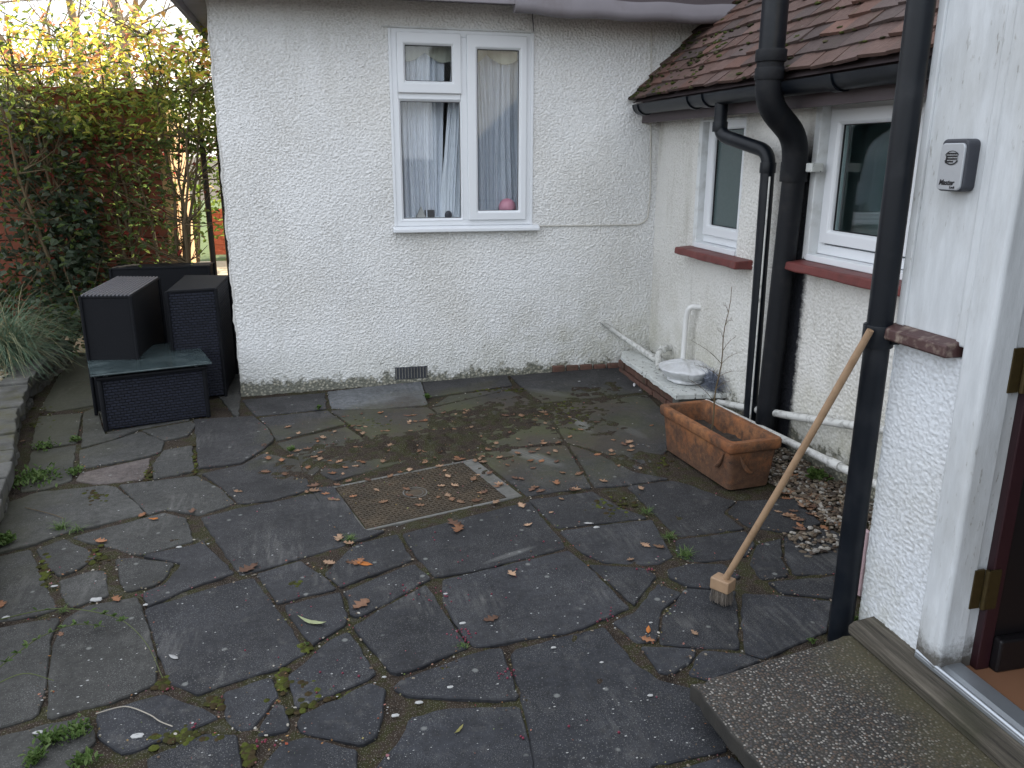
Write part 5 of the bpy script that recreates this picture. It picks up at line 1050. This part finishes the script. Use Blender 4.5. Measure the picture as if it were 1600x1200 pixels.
# moss cushions following real joints
b = MB()
for cx, cy, rx_, ry_, n_ in ((590, 660, 25, 8, 60), (770, 608, 40, 4, 60), (880, 640, 30, 20, 90), (560, 705, 40, 6, 40), (960, 790, 30, 12, 40), (255, 1067, 8, 10, 40), (335, 1095, 12, 6, 40), (442, 1062, 8, 14, 40), (478, 1010, 6, 8, 20), (232, 740, 4, 14, 30), (305, 715, 3, 18, 30), (150, 775, 16, 10, 30), (280, 1150, 40, 12, 60), (500, 1090, 50, 22, 50), (70, 660, 16, 30, 80), (390, 1180, 8, 20, 40), (1040, 720, 14, 8, 20), (900, 650, 30, 20, 60), (650, 680, 80, 20, 90), (695, 1046, 9, 4, 16), (460, 910, 9, 3, 16), (150, 866, 16, 10, 40), (70, 890, 8, 26, 30)):
    for _ in range(n_):
        p = G(cx + rnd.gauss(0, rx_ * .6), cy + rnd.gauss(0, ry_ * .6)); sphere(b, (p.x, p.y, gz(p.x, p.y) - .003), rnd.uniform(.004, .012), 7, 4, (1.2, 1.2, .42), .15, rnd.choice([(.045, .05, .012), (.035, .035, .012), (.06, .07, .015), (.04, .03, .015)]))
tag(b.build('joint_moss', MOSSM, None, True), 'olive moss cushions along the damp paving joints', 'moss', kind='stuff')
# ------------------------------------------------------------------ garden at the left
def cloud(sampler, n, L, W, pal, name, mat, parent=None, up=.3, droop=0):
    b = MB()
    for _ in range(n):
        p, c_ = sampler(); a = rnd.uniform(0, 6.28); d = Vector((math.cos(a), math.sin(a), rnd.uniform(-.7, .9) + up)); nr = Vector((rnd.gauss(0, .6), rnd.gauss(0, .6), 1)); c2 = rnd.choice(c_ or pal); f_ = rnd.uniform(.65, 1.3); k = rnd.uniform(.6, 1.2)
        leafset(b, Vector(p), d, L * k, W * k, nr, tuple(x * f_ for x in c2))
    return b.build(name, mat, parent)
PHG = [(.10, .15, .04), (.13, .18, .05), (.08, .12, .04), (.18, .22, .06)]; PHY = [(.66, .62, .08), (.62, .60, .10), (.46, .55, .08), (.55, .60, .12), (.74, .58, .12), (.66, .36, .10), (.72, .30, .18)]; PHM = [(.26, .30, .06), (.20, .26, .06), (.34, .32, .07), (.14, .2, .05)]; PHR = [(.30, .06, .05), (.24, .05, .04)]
YFN = 7.0
def shrub(x0, x1, ztop, nl, lab, y0=6.35, y1=7.2, zlo=.55):
    T_ = empty('red_tipped_shrub', lab, 'shrub', 'red-tipped hedge shrubs in front of the fence'); b = MB(); xc = (x0 + x1) / 2
    heads = []; zc_ = ztop; ztop = ztop - .3
    for k in range(4 if x1 > -.7 else 7):
        xt = rnd.uniform(x0, x1); yt = rnd.uniform(y0, y1); zt = ztop * rnd.uniform(.8, 1.05); xb = (x0 + .02 if x1 > -.7 else xc) + rnd.gauss(0, .05 if x1 > -.7 else .2); P = [Vector((xb, (y0 + y1) / 2 - .1, .05))]
        for j in range(1, 7): t = j / 6; P.append(Vector((xb + (xt - xb) * t + rnd.gauss(0, .025), (y0 + y1) / 2 - .1 + (yt - (y0 + y1) / 2 + .1) * t + rnd.gauss(0, .02), .05 + zt * t)))
        b.tube(P, [.018 - .0022 * j for j in range(7)], 6); heads.append(P)
        for j in range(2, 7):
            for _ in range(5): q_ = P[j] + Vector((rnd.gauss(0, .22), rnd.gauss(0, .15), rnd.uniform(0, .28))); b.tube([P[j], P[j].lerp(q_, .5) + Vector((0, 0, -.02)), q_], [.006, .004, .002], 4); heads.append([q_])
    b.build('stem', STEMM, T_, True)
    def smp():
        r_ = rnd.random()
        if r_ < .5: P = rnd.choice(heads); q_ = P[-1] if len(P) == 1 else P[rnd.randint(4, 6)]; p = q_ + Vector((rnd.gauss(0, .12), rnd.gauss(0, .12), rnd.gauss(.03, .12)))
        else: p = Vector((rnd.uniform(x0 - .05, x1 + .05), rnd.uniform(y0, y1), max(zlo, rnd.gauss(1.86, .33))))
        if p.z > zc_ + .1 * math.sin(p.x * 9): p.z = rnd.uniform(1.85, zc_)
        if p.x > -1.0 and p.z < 1.45 and x1 > -.7: p.z = rnd.uniform(1.4, 2.2); pz_ = True
        if p.x > -.62 and p.y > 5.0: p.x = -.62 - rnd.random() * .1
        pal = None
        if p.z > 1.95: pal = PHY if rnd.random() < .75 else PHG  # crown above the fence: sunlight put into the yellow leaf colour
        elif p.z > 1.55: pal = PHM  # half-lit band below the crown, also put into the leaf colour
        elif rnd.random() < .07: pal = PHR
        return p, pal
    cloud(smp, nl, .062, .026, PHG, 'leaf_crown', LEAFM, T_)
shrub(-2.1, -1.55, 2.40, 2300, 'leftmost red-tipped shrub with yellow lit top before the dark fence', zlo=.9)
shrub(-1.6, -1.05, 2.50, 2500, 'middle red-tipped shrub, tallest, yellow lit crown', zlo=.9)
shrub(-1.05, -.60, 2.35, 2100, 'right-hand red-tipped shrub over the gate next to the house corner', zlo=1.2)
# ivy and dark undergrowth
def ivy_s():
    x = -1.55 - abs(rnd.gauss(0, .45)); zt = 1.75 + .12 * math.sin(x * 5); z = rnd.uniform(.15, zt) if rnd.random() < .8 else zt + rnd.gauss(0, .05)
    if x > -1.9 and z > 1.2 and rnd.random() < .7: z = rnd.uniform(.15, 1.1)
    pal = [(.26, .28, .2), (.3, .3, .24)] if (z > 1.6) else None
    return Vector((x, YFN - .12 - abs(rnd.gauss(0, .13)) - .25 * (1 - z / 1.9), z)), pal
IV = empty('ivy', 'dark ivy climbing the left end of the fence', 'ivy'); b = MB()
for _ in range(16):
    x = rnd.uniform(-2.9, -1.7); P = [Vector((x, YFN - .14, .1))]
    for k in range(8): P.append(P[-1] + Vector((rnd.gauss(0, .06), rnd.gauss(0, .012), .2)))
    b.tube(P, .006, 5)
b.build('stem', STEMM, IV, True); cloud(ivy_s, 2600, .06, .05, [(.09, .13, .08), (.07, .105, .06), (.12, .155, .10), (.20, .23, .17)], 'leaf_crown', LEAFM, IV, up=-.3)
def und(): return Vector((rnd.uniform(-2.9, -1.35), rnd.uniform(6.3, 6.9), abs(rnd.gauss(.25, .3)))), None
UG = empty('low_shrub', 'low dark shrub with small green leaves behind the wicker seats', 'shrub'); b = MB()
for _ in range(26):
    p = Vector((rnd.uniform(-2.6, -1.4), rnd.uniform(6.4, 6.9), .05)); b.tube([p, p + Vector((rnd.gauss(0, .08), 0, .3)), p + Vector((rnd.gauss(0, .2), -.05, .65))], [.008, .005, .002], 5)
b.build('stem', STEMM, UG, True); cloud(und, 1500, .055, .03, [(.04, .07, .02), (.06, .09, .03), (.09, .13, .03), (.12, .16, .04)], 'leaf_crown', LEAFM, UG)
# big arching grass tuft
gb_ = MB(); base = onz(8, 515, .12); base = Vector((-2.12, 5.95, .11))
for _ in range(1500):
    a = rnd.uniform(-math.pi, math.pi); L = rnd.uniform(.45, .95); d = Vector((math.cos(a), math.sin(a), 0)); st = base + Vector((rnd.gauss(0, .08), rnd.gauss(0, .08), 0)); e = rnd.uniform(.5, 1.25); s_ = Vector((-d.y, d.x, 0)) * rnd.uniform(.0018, .0035)
    c_ = rnd.choice([(.11, .18, .12), (.14, .21, .14), (.08, .14, .08), (.2, .24, .15), (.28, .26, .15)]); V = []; p = st.copy(); v_ = Vector((d.x * math.cos(e), d.y * math.cos(e), math.sin(e)))
    for k in range(9):
        t = k / 8; V += [p + s_ * (1 - t * .9), p - s_ * (1 - t * .9)]; p = p + v_ * L / 8; v_.z -= .26; v_.normalize()
        if p.z < .11: p.z = .11
    gb_.add(V, [(2 * k, 2 * k + 1, 2 * k + 3, 2 * k + 2) for k in range(8)], c_)
tag(gb_.build('grass_tuft', GRASSM, None, True), 'large arching blue-green ornamental grass in the left bed', 'ornamental grass')
# fence, post, iron gate
FN = empty('timber_fence', 'dark red-brown horizontal board fence behind the hedge', 'fence')
b = MB(); b.box((-6, YFN, .05), (-1.10, YFN + .03, 1.90)); b.build('board_panel', FENCE, FN)
b = MB(); b.box((-6, YFN - .02, 1.88), (-1.1, YFN + .05, 1.93)); b.build('capping', FENCE, FN)
b = MB(); b.box((-1.12, YFN - .03, .0), (-1.04, YFN + .06, 1.95)); b.build('post', LITWOOD, FN, bevel=.004)
GT = empty('side_gate', 'open timber gate leaf with sunlit orange face beside the fence post', 'gate'); b = MB(); b.box((-1.075, YFN + .08, .1), (-1.035, YFN + .78, 1.80)); b.build('gate_leaf', LITWOOD, GT, bevel=.004)
b = MB()
for zz_ in (.4, 1.5): b.box((-1.034, YFN + .08, zz_), (-1.014, YFN + .78, zz_ + .1))
b.build('ledge_rail', LITWOOD, GT, bevel=.003)
IG = empty('iron_gate', 'dark upright bars between the timber post and the white house corner', 'gate')
for px, r_ in ((323, .022), (347, .014)):
    p = ony(px, 300, 6.9); b = MB(); b.tube([(p.x, 6.9, -.05), (p.x, 6.9, 1.7)], r_, 8); b.build('upright_bar', IRON, IG, True)
b = MB(); pa_, pb_ = ony(300, 300, 6.9), ony(347, 300, 6.9); b.tube([(ony(318, 300, 6.9).x, 6.9, 1.62), (pb_.x + .1, 6.9, 1.62)], .012, 6); b.build('rail', IRON, IG)
# sunlit garden beyond
b = MB(); b.add([(-12, 7.8, -.05), (-.2, 7.8, -.05), (6, 30, -.05), (-20, 30, -.05)], [(0, 1, 2, 3)]); tag(b.build('lawn', GRASSG), kind='structure')
b = MB(); b.add([(-3, 10.6, -.045), (2, 10.6, -.045), (2, 12.6, -.045), (-4, 12.6, -.045)], [(0, 1, 2, 3)]); tag(b.build('garden_path', PATHM), kind='structure')
b = MB(); bb = []
for r_ in range(9):
    for k in range(8): x = -1.45 + k * .225 + (r_ % 2) * .11; b.box((x, 13.0, r_ * .075), (x + .215, 13.1, r_ * .075 + .065))
b.box((-1.45, 13.012, 0), (.55, 13.09, .672)); tag(b.build('brick_wall', REDBR, None, bevel=.004), 'low sunlit red brick wall seen through the gate beside the house', 'wall')
def bush(x, y, r_, h, n, lab, pal, L=.1):
    T_ = empty('garden_bush', lab, 'bush'); b = MB()
    for _ in range(12): b.tube([(x, y, 0), (x + rnd.gauss(0, r_ * .3), y + rnd.gauss(0, r_ * .3), h * .5), (x + rnd.gauss(0, r_ * .6), y + rnd.gauss(0, r_ * .5), h * .95)], [.03, .02, .008], 5)
    b.build('stem', STEMM, T_, True)
    cl = [(x + rnd.gauss(0, r_ * .5), y + rnd.gauss(0, r_ * .4), h * rnd.uniform(.25, .95)) for _ in range(16)]
    def s_(): c_ = rnd.choice(cl); return Vector((c_[0] + rnd.gauss(0, r_ * .2), c_[1] + rnd.gauss(0, r_ * .2), max(0, c_[2] + rnd.gauss(0, h * .1)))), None
    cloud(s_, n, L, L * .5, pal, 'leaf_crown', LEAFM, T_)
bush(-1.6, 12.2, .8, 1.9, 1500, 'sunlit green bush beyond the gate', [(.12, .18, .03), (.2, .25, .05), (.08, .12, .02)])
bush(-.3, 14.2, 1.0, 2.6, 1500, 'taller bush behind the low red brick wall', [(.10, .16, .03), (.18, .22, .05)])
bush(-5.4, 12.0, .8, 3.2, 2600, 'bright green conifer-like bush above the fence at the left edge', [(.10, .22, .04), (.14, .28, .06), (.08, .17, .04)], .08)
bush(-3.6, 13.0, 1.6, 2.9, 1300, 'pale green background bush behind the hedge', [(.36, .40, .12), (.5, .48, .16), (.44, .36, .14)])
# bare trees
def tree(x, y, h, r_, lean, lab, seed, nb=5):
    T_ = empty('bare_tree', lab, 'tree', 'bare spring trees beyond the fence'); rg = random.Random(seed); tr = MB(); br = MB(); tips = []
    def grow(mb, p, d, L, r0, dep):
        P = [p]; n = 6
        for k in range(n):
            d = (d + Vector((rg.gauss(0, .13), rg.gauss(0, .13), rg.gauss(.02, .08)))).normalized(); p = p + d * L / n; P.append(p)
        mb.tube(P, [r0 * (1 - .5 * k / n) for k in range(n + 1)], 6 if dep else 9)
        if dep >= 4: tips.append(P[-1]); return
        for k in range(nb if dep else nb + 1):
            q_ = P[rg.randint(2, n)]; a = rg.uniform(0, 6.28); u = d.cross(Vector((math.cos(a), math.sin(a), .3))).normalized()
            grow(br, q_, (d * rg.uniform(.4, .9) + u * rg.uniform(.5, 1)).normalized(), L * rg.uniform(.5, .75), r0 * .45 * rg.uniform(.7, 1.1), dep + 1)
        if dep >= 2: tips.extend(P[3:])
    grow(tr, Vector((x, y, -.1)), Vector((lean, 0, 1)).normalized(), h, r_, 0)
    tr.build('trunk', BARK, T_, True); br.build('crown', BARK, T_, True)
    def s_(): q_ = rg.choice(tips); return q_ + Vector((rg.gauss(0, .12), rg.gauss(0, .12), rg.gauss(0, .12))), None
    cloud(s_, 160, .07, .035, [(.6, .56, .2), (.5, .52, .2), (.66, .5, .26)], 'young_leaves', LEAFM, T_)
tree(-4.9, 10.2, 2.9, .09, -.25, 'leaning bare tree at the left edge beyond the fence', 11, 4)
tree(-3.9, 10.8, 3.6, .08, -.05, 'upright twin-stemmed bare tree left of centre of the sky gap', 12, 4)
tree(-3.0, 9.6, 3.0, .10, .5, 'bare tree leaning right across the bright sky above the hedge', 13, 4)
tree(-2.1, 10.5, 3.2, .08, -.15, 'thin bare tree closest to the house eaves', 14, 4)
tree(-5.5, 15.0, 4.6, .12, .1, 'more distant bare tree far behind the fence', 15, 4)
tree(-2.6, 15.5, 4.6, .12, -.05, 'distant bare tree behind the lit hedge top', 16, 4)
